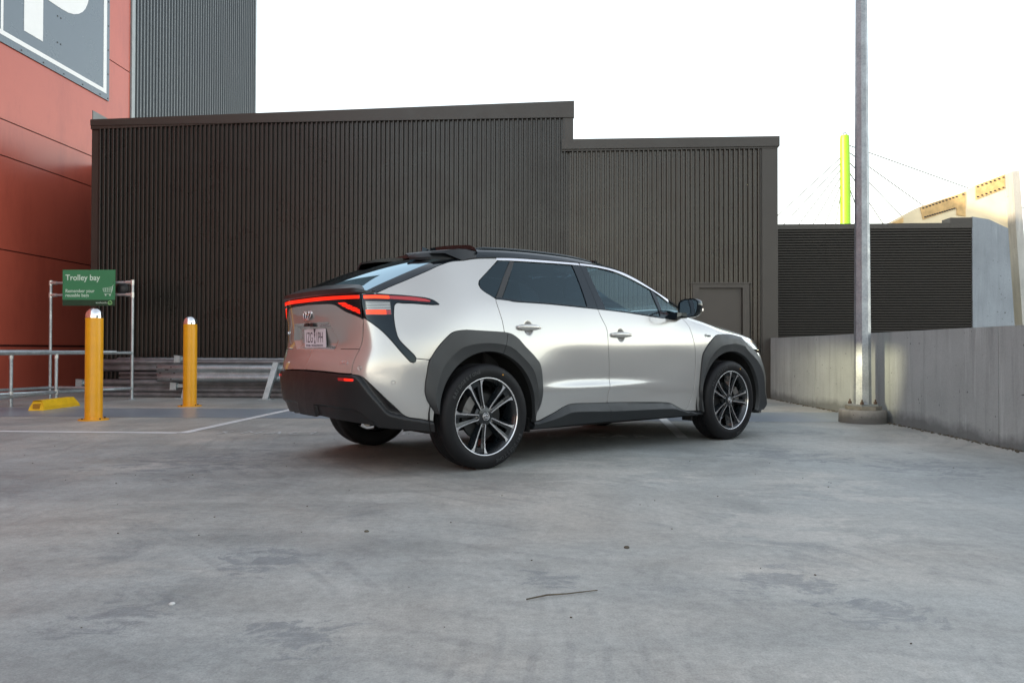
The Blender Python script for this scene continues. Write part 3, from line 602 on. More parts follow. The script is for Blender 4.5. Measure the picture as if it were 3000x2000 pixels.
for (xa, xb, Y, lb) in ((-4.12, -3.98, 12.40, 'leaning steel guardrail post with a base plate left of the car'), (-5.60, -5.60, 12.62, 'short upright guardrail post left of the farther bollard')):
    s = MB(); h_ = .62 if xa > -4.5 else .25
    p0, p1 = Vector((xa, Y, .012)), Vector((xb, Y+.12, h_)); t = (p1-p0).normalized()
    s.obox((p0+p1)/2, (1, 0, 0), t.cross(Vector((1, 0, 0))), t, (.045 if xa > -4.5 else .02), .004, (p1-p0).length/2)
    kx_ = .041 if xa > -4.5 else .018
    s.obox((p0+p1)/2+Vector((-kx_, .04, 0)), (0, 1, 0), (1, 0, 0), t, .04, .004, (p1-p0).length/2); s.obox((p0+p1)/2+Vector((kx_, .04, 0)), (0, 1, 0), (1, 0, 0), t, .04, .004, (p1-p0).length/2)
    s.obox((xa, Y+.03, .006), (1, 0, 0), (0, 1, 0), (0, 0, 1), .11, .07, .006)
    tag(s.build('guardrail_post', MT['rail']), lb, 'post', 'guardrail posts')
# --- small things on the floor
s = MB(); s.tube([(.05, 2.50, .006), (.12, 2.535, .009), (.19, 2.555, .007), (.30, 2.60, .005)], [.0026, .003, .0024, .0016], 6); tag(s.build('dry_stick', MT['debris']), 'thin dry stick lying on the concrete in the foreground', 'stick')
rnd = np.random.RandomState(11)
def pebble(x, y, r, mat, label, cat='pebble'):
    s = MB(); s.lathe([(0, 0), (r*.9, .0), (r, r*.35), (r*.6, r*.8), (0, r*.9)], 7, c=(0, 0, 0)); o = s.build(cat, MT[mat], auto=40); o.location = (x, y, 0); o.scale = (1, .7+.5*rnd.rand(), .8); o.rotation_euler = (0, 0, rnd.rand()*6); return tag(o, label, cat.replace('_', ' '))
pebble(-.67, 3.44, .012, 'debris', 'small dark pebble on the floor left of centre below the car')
pebble(-1.12, 2.46, .011, 'chip', 'white paint chip on the floor at the lower left', 'paint_chip')
pebble(.49, 3.17, .013, 'debris', 'dark flat crumb on the floor right of centre', 'crumb')
s = MB()
for _ in range(150):
    x, y = rnd.uniform(-4.5, 4), rnd.uniform(1.2, 9); r = rnd.uniform(.0015, .0042); a = rnd.rand()*6
    s.obox((x, y, r*.4), (cos(a), sin(a), 0), (-sin(a), cos(a), 0), (0, 0, 1), r, r*.6, r*.4)
tag(s.build('grit', MT['debris']), kind='stuff')
# ---------------------------------------------------------------- body surface of the car
def nat_spline(xk, Y):
    """C2 natural cubic spline; returns second derivatives for knots (Y: n x m)"""
    n = len(xk); A = np.zeros((n, n)); B = np.zeros_like(Y)
    A[0, 0] = A[-1, -1] = 1
    for i in range(1, n-1):
        h0 = xk[i]-xk[i-1]; h1 = xk[i+1]-xk[i]
        A[i, i-1] = h0; A[i, i] = 2*(h0+h1); A[i, i+1] = h1
        B[i] = 6*((Y[i+1]-Y[i])/h1-(Y[i]-Y[i-1])/h0)
    return np.linalg.solve(A, B)
def sp_eval(xk, Y, M, x):
    x = np.asarray(x, float); i = np.clip(np.searchsorted(xk, x)-1, 0, len(xk)-2)
    h = (xk[i+1]-xk[i]); a = (xk[i+1]-x)/h; b = (x-xk[i])/h
    sh = (slice(None),)+(None,)*(Y.ndim-1)
    a_, b_, h_ = a[sh], b[sh], h[sh]
    return a_*Y[i]+b_*Y[i+1]+((a_**3-a_)*M[i]+(b_**3-b_)*M[i+1])*h_**2/6
# section columns: u, x (None: table), [(v, x, w, z)...]; on the flanks v is the height
def col(u, rows, x=None):
    out = []
    for r in rows:
        if len(r) == 2: out.append((r[0], u if x is None else x, r[1], r[0]))
        elif len(r) == 3: out.append((r[0], r[1], r[2], r[0]))
        else: out.append(r)
    return (u, np.array(out, float))
FLANK = [(.20,.850),(.28,.865),(.40,.883),(.50,.893),(.545,.899),(.585,.887),(.64,.883),(.72,.8865),(.80,.8895),(.88,.8900),(.96,.8835),(1.05,.872),(1.12,.859),(1.18,.843),(1.28,.800),(1.38,.748),(1.48,.690),(1.58,.625),(1.70,.53)]
def fl(x, dlow=0, dmid=0, dtop=0, belt=0, ledge=1.0, u=None):
    r = []
    for z, w in FLANK:
        if ledge < 1 and .5 < z < .75: w = w*ledge+(1-ledge)*(.893-(z-.5)/.25*.005)
        k = dlow if z < .45 else dmid if z < 1.0 else belt if z < 1.2 else dtop
        if 1.0 <= z < 1.2: k = dmid+(belt-dmid)*(z-1.0)/.2
        if 1.2 <= z: k = belt+(dtop-belt)*min(1, (z-1.18)/.3)
        r.append((z, x, w+k))
    return col(x if u is None else u, r)
COLS = [
 col(-1.60, [(.20,-.78,0),(.30,-.865,0),(.38,-.915,0),(.48,-.935,0),(.60,-.942,0),(.68,-.938,0),(.76,-.925,0),(.84,-.893,0),(.92,-.900,0),(1.02,-.918,0),(1.10,-.932,0),(1.17,-.950,0),(1.24,-.958,0),(1.35,-.93,0),(1.7,-.9,0)]),
 col(-1.30, [(.20,-.77,.30),(.30,-.855,.30),(.38,-.905,.30),(.48,-.925,.30),(.60,-.932,.30),(.68,-.928,.30),(.76,-.914,.30),(.84,-.882,.30),(.92,-.889,.30),(1.02,-.907,.30),(1.10,-.921,.30),(1.17,-.940,.30),(1.24,-.948,.30),(1.35,-.92,.3),(1.7,-.9,.3)]),
 col(-1.10, [(.20,-.74,.50),(.30,-.825,.50),(.38,-.875,.50),(.48,-.900,.50),(.60,-.912,.50),(.68,-.908,.50),(.76,-.893,.50),(.84,-.862,.51),(.92,-.860,.51),(1.02,-.872,.505),(1.10,-.885,.50),(1.17,-.897,.50),(1.24,-.902,.50),(1.35,-.88,.49),(1.7,-.8,.45)]),
 col(-.97, [(.20,-.68,.63),(.30,-.765,.63),(.38,-.815,.63),(.48,-.850,.62),(.60,-.876,.615),(.68,-.880,.615),(.76,-.868,.62),(.84,-.838,.638),(.92,-.822,.648),(1.02,-.822,.645),(1.10,-.830,.635),(1.17,-.838,.625),(1.24,-.838,.612),(1.35,-.80,.57),(1.7,-.7,.40)]),
 col(-.84, [(.20,-.60,.72),(.30,-.665,.725),(.38,-.715,.73),(.48,-.760,.73),(.60,-.795,.725),(.68,-.802,.72),(.76,-.792,.725),(.84,-.765,.735),(.92,-.745,.735),(1.02,-.735,.722),(1.10,-.735,.705),(1.17,-.738,.690),(1.24,-.735,.668),(1.35,-.69,.62),(1.7,-.55,.45)]),
 col(-.68, [(.20,-.52,.785),(.30,-.56,.80),(.38,-.59,.81),(.48,-.625,.815),(.60,-.650,.812),(.68,-.655,.81),(.76,-.648,.812),(.84,-.632,.812),(.92,-.618,.806),(1.02,-.610,.785),(1.10,-.607,.765),(1.17,-.605,.747),(1.24,-.602,.722),(1.35,-.58,.67),(1.5,-.5,.58),(1.7,-.4,.48)]),
 col(-.50, [(.20,-.42,.835),(.30,-.44,.85),(.38,-.46,.858),(.48,-.478,.864),(.60,-.49,.866),(.68,-.495,.867),(.76,-.495,.867),(.84,-.49,.864),(.92,-.485,.857),(1.02,-.482,.836),(1.10,-.48,.816),(1.17,-.478,.797),(1.24,-.475,.768),(1.35,-.46,.715),(1.48,-.44,.65),(1.7,-.40,.52)]),
 fl(-.30, .012,.008,.0,-.008, ledge=0), fl(0, .02,.016,.004,.008, ledge=0), col(.40, [(.20,.862),(.28,.878),(.40,.898),(.50,.911),(.60,.914),(.72,.912),(.80,.907),(.88,.901),(.96,.893),(1.05,.880),(1.12,.866),(1.18,.849),(1.28,.806),(1.38,.754),(1.48,.696),(1.58,.631),(1.70,.536)]), fl(.80), fl(1.3), fl(1.8, ledge=.3), fl(2.10,.0,.002,-.004,-.004,ledge=0),
 col(2.40, [(.20,.86),(.30,.87),(.40,.882),(.5,.892),(.6,.896),(.72,.899),(.84,.900),(.92,.897),(.99,.889),(1.05,2.4,.872,1.048),(1.10,2.4,.845,1.09),(1.15,2.4,.81,1.125),(1.2,2.4,.77,1.148),(1.3,2.4,.68,1.175),(1.5,2.42,.36,1.20),(1.7,2.46,0,1.207)]),
 col(2.62, [(.20,.86),(.30,.87),(.40,.884),(.5,.895),(.6,.901),(.72,.905),(.84,.906),(.92,.903),(.98,.893),(1.03,2.62,.872,1.027),(1.08,2.62,.84,1.065),(1.14,2.62,.80,1.093),(1.2,2.62,.755,1.113),(1.3,2.62,.67,1.14),(1.5,2.64,.35,1.172),(1.7,2.67,0,1.182)]),
 col(2.85, [(.20,.86),(.30,.87),(.40,.886),(.5,.898),(.6,.905),(.72,.910),(.84,.910),(.91,.903),(.96,.886),(1.0,2.85,.862,.995),(1.06,2.85,.82,1.03),(1.13,2.85,.77,1.058),(1.2,2.85,.72,1.078),(1.3,2.85,.64,1.105),(1.5,2.87,.33,1.142),(1.7,2.90,0,1.153)]),
 col(3.20, [(.20,.83),(.30,.86),(.40,.875),(.5,.886),(.6,.892),(.72,.892),(.81,.882),(.88,.863),(.94,3.2,.836,.935),(1.0,3.2,.80,.972),(1.06,3.2,.76,.998),(1.13,3.2,.71,1.022),(1.2,3.2,.66,1.04),(1.3,3.2,.58,1.062),(1.5,3.22,.30,1.10),(1.7,3.25,0,1.112)]),
 col(3.42, [(.20,3.39,.79),(.30,3.42,.825),(.40,3.42,.845),(.5,3.42,.855),(.6,3.42,.858),(.70,3.42,.850),(.79,3.42,.832),(.86,3.42,.81),(.92,3.42,.778,.925),(1.0,3.42,.732,.965),(1.08,3.42,.68,.985),(1.2,3.41,.59,1.005),(1.45,3.43,.33,1.035),(1.7,3.46,0,1.05)]),
 col(3.60, [(.20,3.55,.70),(.30,3.59,.745),(.40,3.60,.765),(.5,3.60,.775),(.6,3.60,.778),(.70,3.60,.765),(.79,3.59,.742),(.86,3.575,.715),(.93,3.56,.675,.92),(1.0,3.55,.63,.945),(1.08,3.54,.58,.955),(1.2,3.53,.50,.965),(1.45,3.53,.28,.99),(1.7,3.55,0,1.0)]),
 col(3.78, [(.20,3.65,.48),(.30,3.70,.52),(.40,3.72,.535),(.5,3.73,.54),(.6,3.725,.54),(.70,3.71,.53),(.79,3.69,.51),(.86,3.67,.485),(.93,3.65,.45,.905),(1.0,3.63,.42,.92),(1.2,3.60,.35,.935),(1.45,3.59,.17,.95),(1.7,3.60,0,.958)]),
 col(4.20, [(.20,3.69,0),(.30,3.74,0),(.40,3.765,0),(.5,3.77,0),(.6,3.765,0),(.70,3.75,0),(.79,3.73,0),(.86,3.71,0),(.93,3.69,0,.895),(1.0,3.67,0,.91),(1.2,3.63,0,.925),(1.45,3.62,0,.935),(1.7,3.61,0,.945)]),
]
COLS_G = [c for c in COLS if c[0] < 2.0]+[fl(2.10), fl(2.40), fl(2.8)]

VG = np.arange(0.20, 1.7001, 0.01)
def make_net(cols):
    U = np.array([c[0] for c in cols]); T = []
    for u, r in cols:
        M = nat_spline(r[:, 0], r[:, 1:])
        T.append(sp_eval(r[:, 0], r[:, 1:], M, VG))
    T = np.array(T)                       # nu x nv x 3
    M = nat_spline(U, T.reshape(len(U), -1)).reshape(T.shape)
    return U, T, M
NET = make_net(COLS); NET_G = make_net(COLS_G)
def S(u, v, net=None):
    U, T, M = net or NET
    u = np.atleast_1d(np.asarray(u, float)); v = np.atleast_1d(np.asarray(v, float))
    i = np.clip(np.searchsorted(U, u)-1, 0, len(U)-2); h = U[i+1]-U[i]
    a = ((U[i+1]-u)/h)[:, None]; b = ((u-U[i])/h)[:, None]; hh = (h[:, None]**2)/6
    g = np.clip((v-VG[0])/0.01, 0, len(VG)-1.0001); j = g.astype(int); f = (g-j)[:, None]
    def row(k): return a*T[i, k]+b*T[i+1, k]+((a**3-a)*M[i, k]+(b**3-b)*M[i+1, k])*hh
    return row(j)*(1-f)+row(j+1)*f
def SN(u, v, net=None):
    e = 0.012
    du = S(np.asarray(u)+e, v, net)-S(np.asarray(u)-e, v, net); dv = S(u, np.asarray(v)+e, net)-S(u, np.asarray(v)-e, net)
    n = np.cross(dv, du)                      # (x, w, z) frame, w outward
    n /= np.linalg.norm(n, axis=1)[:, None]+1e-12
    return n
# outlines of the body panels in (u, v) of the body surface
D = {
'dA': [(0.409, 1.537), (0.266, 1.373), (0.137, 1.209)],
'dB': [(0.137, 1.209), (0.133, 1.188), (0.137, 1.161), (0.148, 1.112), (0.164, 1.043), (0.172, 0.97)],
'dC': [(0.177, 0.966), (0.187, 0.881), (0.194, 0.813)],
'aR': [(0.177, 0.966), (0.241, 0.954), (0.292, 0.926), (0.355, 0.869), (0.448, 0.791), (0.495, 0.738), (0.516, 0.663), (0.523, 0.558), (0.518, 0.473), (0.499, 0.41), (0.461, 0.353), (0.45, 0.304)],
'aL': [(-0.424, 0.423), (-0.471, 0.489), (-0.489, 0.551), (-0.484, 0.612), (-0.468, 0.683), (-0.456, 0.749), (-0.448, 0.772), (-0.384, 0.862), (-0.314, 0.93), (-0.272, 0.959), (-0.179, 0.975), (-0.05, 0.973), (0.177, 0.966)],
'rt1': [(0.45, 0.304), (0.514, 0.31), (0.569, 0.329), (0.666, 0.363), (0.752, 0.399), (0.811, 0.416), (0.887, 0.422), (1.026, 0.418), (1.236, 0.415)],
'rt2': [(1.236, 0.415), (1.55, 0.404), (1.95, 0.385), (2.028, 0.374), (2.11, 0.346), (2.193, 0.314), (2.251, 0.298)],
'rt3': [(2.251, 0.298), (2.472, 0.285)],
'rc': [(0.466, 0.294), (0.587, 0.308), (0.701, 0.329), (0.817, 0.359), (0.908, 0.361), (1.321, 0.345), (1.737, 0.338), (2.055, 0.329), (2.276, 0.289)],
'rb': [(0.444, 0.258), (0.773, 0.258), (1.287, 0.261), (1.936, 0.26), (2.32, 0.259), (2.471, 0.256)],
'dd': [(1.166, 1.17), (1.191, 1.104), (1.235, 1.022), (1.242, 0.995), (1.244, 0.909), (1.244, 0.868), (1.259, 0.707), (1.261, 0.58), (1.245, 0.501), (1.236, 0.415)],
'be1': [(0.137, 1.209), (0.266, 1.201), (0.283, 1.197), (0.64, 1.191), (1.022, 1.176), (1.166, 1.17)],
'be2': [(1.166, 1.17), (1.521, 1.153), (1.951, 1.117), (1.977, 1.118), (2.047, 1.111), (2.111, 1.108), (2.161, 1.114), (2.233, 1.132)],
'fc': [(2.233, 1.132), (2.283, 1.079), (2.313, 0.993), (2.34, 0.897), (2.351, 0.821), (2.354, 0.757), (2.351, 0.629), (2.34, 0.515), (2.319, 0.419), (2.289, 0.357), (2.251, 0.298)],
'sh': [(2.233, 1.132), (2.372, 1.19), (2.475, 1.2), (2.604, 1.188), (2.719, 1.079), (2.849, 1.027), (2.927, 0.996)],
'cf': [(2.927, 0.996), (2.744, 0.987), (2.697, 0.984), (2.648, 0.971), (2.58, 0.93), (2.52, 0.881), (2.482, 0.839), (2.456, 0.806), (2.438, 0.729), (2.426, 0.634), (2.418, 0.539), (2.417, 0.476), (2.426, 0.425), (2.45, 0.373), (2.464, 0.347), (2.472, 0.285)],
'cf2': [(2.927, 0.996), (3.004, 0.993), (3.134, 0.981), (3.151, 0.945), (3.209, 0.891), (3.312, 0.85)],
'hedge': [(2.927, 0.996), (3.128, 0.998), (3.315, 0.989)],
'hat': [(-0.853, 1.214), (-0.56, 1.326), (-0.721, 1.272), (-0.535, 1.339), (-0.376, 1.391), (-0.279, 1.429), (-0.153, 1.47), (-0.071, 1.482), (-0.058, 1.485)],
'drq': [(-0.058, 1.485), (0.065, 1.511), (0.214, 1.525), (0.306, 1.535), (0.41, 1.539)],
'dlq': [(0.305, 1.533), (0.178, 1.443), (0.069, 1.365), (0.029, 1.333), (0.017, 1.308), (0.024, 1.284), (0.047, 1.261), (0.096, 1.233), (0.137, 1.209)],
'lt': [(-0.962, 1.206), (-0.904, 1.212), (-0.853, 1.213), (-0.789, 1.209), (-0.584, 1.202), (-0.561, 1.198), (-0.419, 1.188), (-0.381, 1.174), (-0.355, 1.157), (-0.352, 1.151)],
'lb': [(-0.352, 1.151), (-0.36, 1.147), (-0.407, 1.146), (-0.57, 1.152), (-0.649, 1.152), (-0.706, 1.153), (-0.722, 1.14), (-0.73, 1.111), (-0.737, 1.049), (-0.728, 0.972), (-0.704, 0.912), (-0.564, 0.8), (-0.55, 0.781)],
'ltip': [(-0.55, 0.781), (-0.555, 0.76), (-0.572, 0.753), (-0.596, 0.76)],
'll': [(-0.596, 0.76), (-0.68, 0.831), (-0.833, 0.967), (-0.963, 1.053)],
'gs': [(-0.953, 1.209), (-0.955, 1.17), (-0.959, 1.129), (-0.966, 1.068), (-0.963, 1.053)],
'gn': [(-0.963, 1.053), (-0.973, 0.967), (-0.974, 0.876), (-0.978, 0.843), (-0.981, 0.764), (-0.98, 0.714), (-0.98, 0.679)],
'gt': [(-0.968, 1.043), (-1.001, 1.061), (-1.097, 1.099), (-1.152, 1.129), (-1.176, 1.142), (-1.238, 1.153), (-1.386, 1.158), (-1.603, 1.161)],
'bt': [(-0.977, 0.676), (-0.911, 0.667), (-0.884, 0.653), (-0.856, 0.624), (-0.812, 0.57), (-0.772, 0.515), (-0.731, 0.462), (-0.676, 0.399), (-0.548, 0.376), (-0.439, 0.358)],
'bb': [(-1.48, 0.386), (-1.322, 0.381), (-1.059, 0.362), (-0.92, 0.343), (-0.814, 0.332), (-0.717, 0.322), (-0.55, 0.307), (-0.494, 0.291)],
'brec': [(-1.449, 0.45), (-1.29, 0.453), (-0.991, 0.445), (-0.965, 0.431), (-0.928, 0.382), (-0.894, 0.374)],
'brec2': [(-1.454, 0.403), (-1.448, 0.429)],
'bcr': [(-0.937, 0.658), (-0.907, 0.629), (-0.834, 0.492), (-0.81, 0.433), (-0.789, 0.413), (-0.694, 0.385), (-0.441, 0.346)],
'refl': [(-1.109, 0.651), (-0.998, 0.651), (-0.948, 0.643), (-0.939, 0.638), (-0.949, 0.629), (-1.096, 0.63)],
'pocket': [(-1.681, 0.996), (-1.278, 0.993), (-1.2, 0.877), (-1.23, 0.829), (-1.862, 0.836)],
'chamf': [(-1.779, 1.04), (-1.302, 1.033), (-1.167, 0.97), (-1.208, 0.845)],
'plate': [(-1.647, 0.987), (-1.291, 0.985), (-1.367, 0.858), (-1.74, 0.861)],
'redI': [(-1.467, 1.203), (-1.203, 1.201), (-0.965, 1.2), (-0.967, 1.182), (-1.14, 1.181), (-1.374, 1.18)],
'redO1': [(-0.932, 1.198), (-0.755, 1.2), (-0.758, 1.18), (-0.934, 1.179)],
'redO2': [(-0.75, 1.199), (-0.589, 1.195), (-0.562, 1.194), (-0.446, 1.182), (-0.407, 1.171), (-0.404, 1.164), (-0.465, 1.165), (-0.567, 1.169), (-0.594, 1.171), (-0.753, 1.179)],
'tri': [(-1.154, 1.16), (-1.083, 1.157), (-0.976, 1.106), (-0.981, 1.074), (-1.114, 1.131)],
'box': [(-0.929, 1.167), (-0.823, 1.166), (-0.749, 1.163), (-0.752, 1.07), (-0.946, 1.071)],
'awd': [(-1.137, 0.756), (-1.04, 0.757), (-1.032, 0.742), (-1.129, 0.74)],
'sens': [(-0.917, 0.719), (-0.708, 0.624)],
'hr': [(0.29, 1.014), (0.41, 0.994), (0.54, 0.992)],
'hf': [(1.275, 0.958), (1.406, 0.959), (1.536, 0.952)],
'belt': [(2.495, 0.974), (2.594, 0.975)],
'emblem': [(-1.59, 1.095)],
'arch1': [(-0.364, 0.558), (-0.328, 0.629), (-0.232, 0.732), (-0.133, 0.799), (-0.055, 0.826), (0.038, 0.839), (0.194, 0.813), (0.257, 0.771), (0.32, 0.709), (0.373, 0.625), (0.416, 0.53), (0.454, 0.423)],
'arch2': [(2.681, 0.782), (2.85, 0.834), (3.064, 0.817), (3.251, 0.728), (3.353, 0.603), (3.393, 0.484)],
'dr2': [(0.41, 1.539), (0.432, 1.544), (0.813, 1.554), (1.161, 1.56), (1.385, 1.554), (1.626, 1.516), (1.774, 1.461), (1.915, 1.388), (2.09, 1.292)],
'ch1': [(0.283, 1.513), (0.395, 1.522), (0.419, 1.52), (0.803, 1.537), (1.075, 1.542), (1.215, 1.54), (1.372, 1.534), (1.534, 1.513), (1.686, 1.468), (1.833, 1.408), (1.98, 1.337), (2.082, 1.27)],
'g1': [(0.429, 1.519), (0.418, 1.518), (0.722, 1.532), (1.069, 1.538), (1.067, 1.35), (1.056, 1.181), (0.641, 1.193), (0.327, 1.205), (0.33, 1.208), (0.18, 1.219)],
'qg': [(0.285, 1.511), (0.393, 1.517), (0.134, 1.214)],
'g2': [(1.216, 1.535), (1.369, 1.529), (1.529, 1.506), (1.68, 1.46), (1.828, 1.4), (1.919, 1.359), (1.918, 1.247), (1.928, 1.147), (1.61, 1.156), (1.245, 1.172)],
'g3': [(1.961, 1.337), (2.076, 1.268), (2.077, 1.251), (2.04, 1.173), (1.989, 1.177), (1.957, 1.177)],
'bpil': [(1.151, 1.558), (1.149, 1.367), (1.163, 1.174)],
'belt1': [(0.139, 1.214), (0.285, 1.204), (0.642, 1.196), (1.024, 1.182), (1.168, 1.175), (1.521, 1.159), (1.955, 1.125)],
'mbase': [(1.952, 1.177), (1.974, 1.123), (1.979, 1.119)]}
from mathutils.geometry import delaunay_2d_cdt
# ------------------------------------------------------------------ the car
CAR = empty('parked_car', (-0.746397, 5.950152, 0), 0.669394, label='silver electric SUV with black roof and grey wheel arch cladding parked in the bay', cat='car')
def crom(P, step=.014, closed=False, alpha=.5):
    """centripetal Catmull-Rom through points, resampled"""
    P = [np.array(p, float) for p in P]
    if len(P) < 3:
        n = max(1, int(np.linalg.norm(P[1]-P[0])/step)); return [tuple(P[0]+(P[1]-P[0])*i/n) for i in range(n+1)]
    Q = [2*P[0]-P[1]]+P+[2*P[-1]-P[-2]]; out = []
    for i in range(1, len(Q)-2):
        p0, p1, p2, p3 = Q[i-1:i+3]; t = [0]
        for a, b in ((p0, p1), (p1, p2), (p2, p3)): t.append(t[-1]+max(1e-6, np.linalg.norm(b-a))**alpha)
        n = max(1, int(np.linalg.norm(p2-p1)/step))
        for k in range(n):
            x = t[1]+(t[2]-t[1])*k/n
            A1 = (t[1]-x)/(t[1]-t[0])*p0+(x-t[0])/(t[1]-t[0])*p1; A2 = (t[2]-x)/(t[2]-t[1])*p1+(x-t[1])/(t[2]-t[1])*p2; A3 = (t[3]-x)/(t[3]-t[2])*p2+(x-t[2])/(t[3]-t[2])*p3
            B1 = (t[2]-x)/(t[2]-t[0])*A1+(x-t[0])/(t[2]-t[0])*A2; B2 = (t[3]-x)/(t[3]-t[1])*A2+(x-t[1])/(t[3]-t[1])*A3
            out.append(tuple((t[2]-x)/(t[2]-t[1])*B1+(x-t[1])/(t[2]-t[1])*B2))
    out.append(tuple(P[-1])); return out
def G_(k, rev=False):
    s = crom(D[k]); return s[::-1] if rev else s
def loop(*segs):
    out = []
    for s in segs:
        for q in s:
            if not out or math.dist(out[-1], q) > 3.5e-3: out.append(tuple(q))
    if math.dist(out[0], out[-1]) < 2e-3: out.pop()
    return out
def lin(*P): return crom([P[0], P[1]]) if len(P) == 2 else sum((crom([P[i], P[i+1]])[:-1] for i in range(len(P)-1)), [])+[P[-1]]
def area(P): return sum(P[i][0]*P[(i+1) % len(P)][1]-P[(i+1) % len(P)][0]*P[i][1] for i in range(len(P)))/2
def inset(P, d):
    if area(P) < 0: P = P[::-1]
    out = []; n = len(P)
    for i in range(n):
        a, b, c = np.array(P[i-1]), np.array(P[i]), np.array(P[(i+1) % n])
        e1 = (b-a)/np.linalg.norm(b-a); e2 = (c-b)/np.linalg.norm(c-b); n1 = np.array([-e1[1], e1[0]]); n2 = np.array([-e2[1], e2[0]])
        m = n1+n2; L = max(.35, np.dot(m, m)/2); out.append(tuple(b+m*d/L))
    return out
def sdist(P, u, v):
    """signed distance to polygon P (positive inside)"""
    u = np.asarray(u); v = np.asarray(v); d = np.full(u.shape, 1e9); ins = np.zeros(u.shape, bool); n = len(P)
    for i in range(n):
        x1, y1 = P[i]; x2, y2 = P[(i+1) % n]; ex, ey = x2-x1, y2-y1; L = ex*ex+ey*ey+1e-12
        t = np.clip(((u-x1)*ex+(v-y1)*ey)/L, 0, 1); d = np.minimum(d, np.hypot(u-x1-t*ex, v-y1-t*ey))
        c = ((y1 > v) != (y2 > v)) & (u < (x2-x1)*(v-y1)/((y2-y1) if y2 != y1 else 1e-12)+x1); ins ^= c
    return np.where(ins, d, -d)
def sstep(x): x = np.clip(x, 0, 1); return x*x*(3-2*x)
def panel(name, poly, mat, off=0.0, net=None, gap=.0032, step=.03, skirt=.016, side=-1, parent=None, func=None, rnd=.0012, both=False, label=None, extra=None):
    """curved panel cut from the body surface: poly in (u, v); off may be a number or f(u, v); side -1 near, +1 far, 0: u<-1.6 mirrored is the far half"""
    P = inset(poly, gap) if gap else (poly if area(poly) > 0 else poly[::-1])
    Pd = []
    for i in range(len(P)):
        a, b = np.array(P[i]), np.array(P[(i+1) % len(P)]); k_ = max(1, int(np.linalg.norm(b-a)/min(step, .025)+.5)); Pd += [tuple(a+(b-a)*q/k_) for q in range(k_)]
    P = Pd
    offf = off if callable(off) else (lambda u, v: np.full(np.shape(u), float(off)))
    def pos(u, v):
        u = np.asarray(u, float); v = np.asarray(v, float); mir = u < -1.6
        uu = np.where(mir, -3.2-u, u) if side == 0 else u
        if func: return func(u, v)
        q = S(uu, v, net)+SN(uu, v, net)*np.atleast_1d(offf(uu, v))[:, None]
        if side == 0: q[:, 1] = np.where(mir, q[:, 1], -q[:, 1])
        else: q[:, 1] *= side
        return q
    us = np.array([p[0] for p in P]); vv = np.array([p[1] for p in P])
    gu_ = np.arange(math.floor(us.min()/step)*step, us.max(), step); gv_ = np.arange(math.floor(vv.min()/step)*step, vv.max(), step)
    A_, B_ = np.meshgrid(gu_, gv_, indexing='ij'); A_ = A_.ravel(); B_ = B_.ravel()
    if extra is not None: A_ = np.concatenate([A_, extra[:, 0]]); B_ = np.concatenate([B_, extra[:, 1]])
    if len(A_):
        k_ = sdist(P, A_, B_) > min(step*.35, .006); A_, B_ = A_[k_], B_[k_]
    pts2 = [Vector(p) for p in P]+[Vector((a, b)) for a, b in zip(A_, B_)]; n0 = len(P)
    vo, eo, fo, ov, oe, of_ = delaunay_2d_cdt(pts2, [(i, (i+1) % n0) for i in range(n0)], [], 1, 1e-6)
    co = np.array([v[:] for v in vo]); faces = []; cnt = {}
    for f in fo:
        a_ = sum(co[f[q]][0]*co[f[(q+1) % len(f)]][1]-co[f[(q+1) % len(f)]][0]*co[f[q]][1] for q in range(len(f)))
        f = list(f) if a_ > 0 else list(f)[::-1]; faces.append(f)
        for q in range(len(f)): cnt[(f[q], f[(q+1) % len(f)])] = 1
    bnd = {a: b for (a, b) in cnt if (b, a) not in cnt}
    X = pos(co[:, 0], co[:, 1]); e_ = .003
    nr = np.cross(pos(co[:, 0]+e_, co[:, 1])-pos(co[:, 0]-e_, co[:, 1]), pos(co[:, 0], co[:, 1]+e_)-pos(co[:, 0], co[:, 1]-e_))
    nr /= np.linalg.norm(nr, axis=1)[:, None]+1e-12
    fl_ = nr if side != 1 else nr
    # outward: away from the car's core
    core = np.array([np.clip(X[:, 0].mean(), -.3, 3.2), 0, .75]); sgn = 1 if ((X-core)*nr).sum() > 0 else -1
    nr = nr*sgn; faces = [f if sgn > 0 else f[::-1] for f in faces]
    verts = [tuple(x) for x in X]; norms = [tuple(x) for x in nr]; F_ = list(faces); nf = len(faces)
    start = next(iter(bnd)); orderd = [start]; k = bnd[start]
    while k != start and len(orderd) < 20000: orderd.append(k); k = bnd[k]
    n = len(orderd)
    # lateral direction at the rim, for a small rolled edge
    Xb = X[orderd]; tang = np.roll(Xb, -1, 0)-np.roll(Xb, 1, 0); tang /= np.linalg.norm(tang, axis=1)[:, None]+1e-12
    nb = nr[orderd]; lat = np.cross(tang, nb)*sgn
    rings = [(0, 0, 0.0), (rnd*.7, rnd*.3, .5), (rnd, rnd, 1.0), (rnd, skirt, 1.0)] if skirt else []
    base = len(verts)
    for (lo_, dn, k_) in rings:
        R_ = Xb+lat*lo_*.9-nb*dn; N_ = nb*(1-k_)+lat*k_; N_ /= np.linalg.norm(N_, axis=1)[:, None]
        verts += [tuple(x) for x in R_]; norms += [tuple(x) for x in N_]
    for r in range(len(rings)-1):
        for i in range(n):
            a, b = base+r*n+i, base+r*n+(i+1) % n; q = (a, a+n, b+n, b)
            F_.append(q if sgn > 0 else q[::-1])
    me = bpy.data.meshes.new(name); me.from_pydata(verts, [], F_); me.materials.append(mat)
    me.polygons.foreach_set('use_smooth', [True]*len(me.polygons)); me.update()
    me.normals_split_custom_set_from_vertices(norms)
    o = bpy.data.objects.new(name, me); COL.objects.link(o); o.parent = parent or CAR
    if label: o['label'] = label
    return o
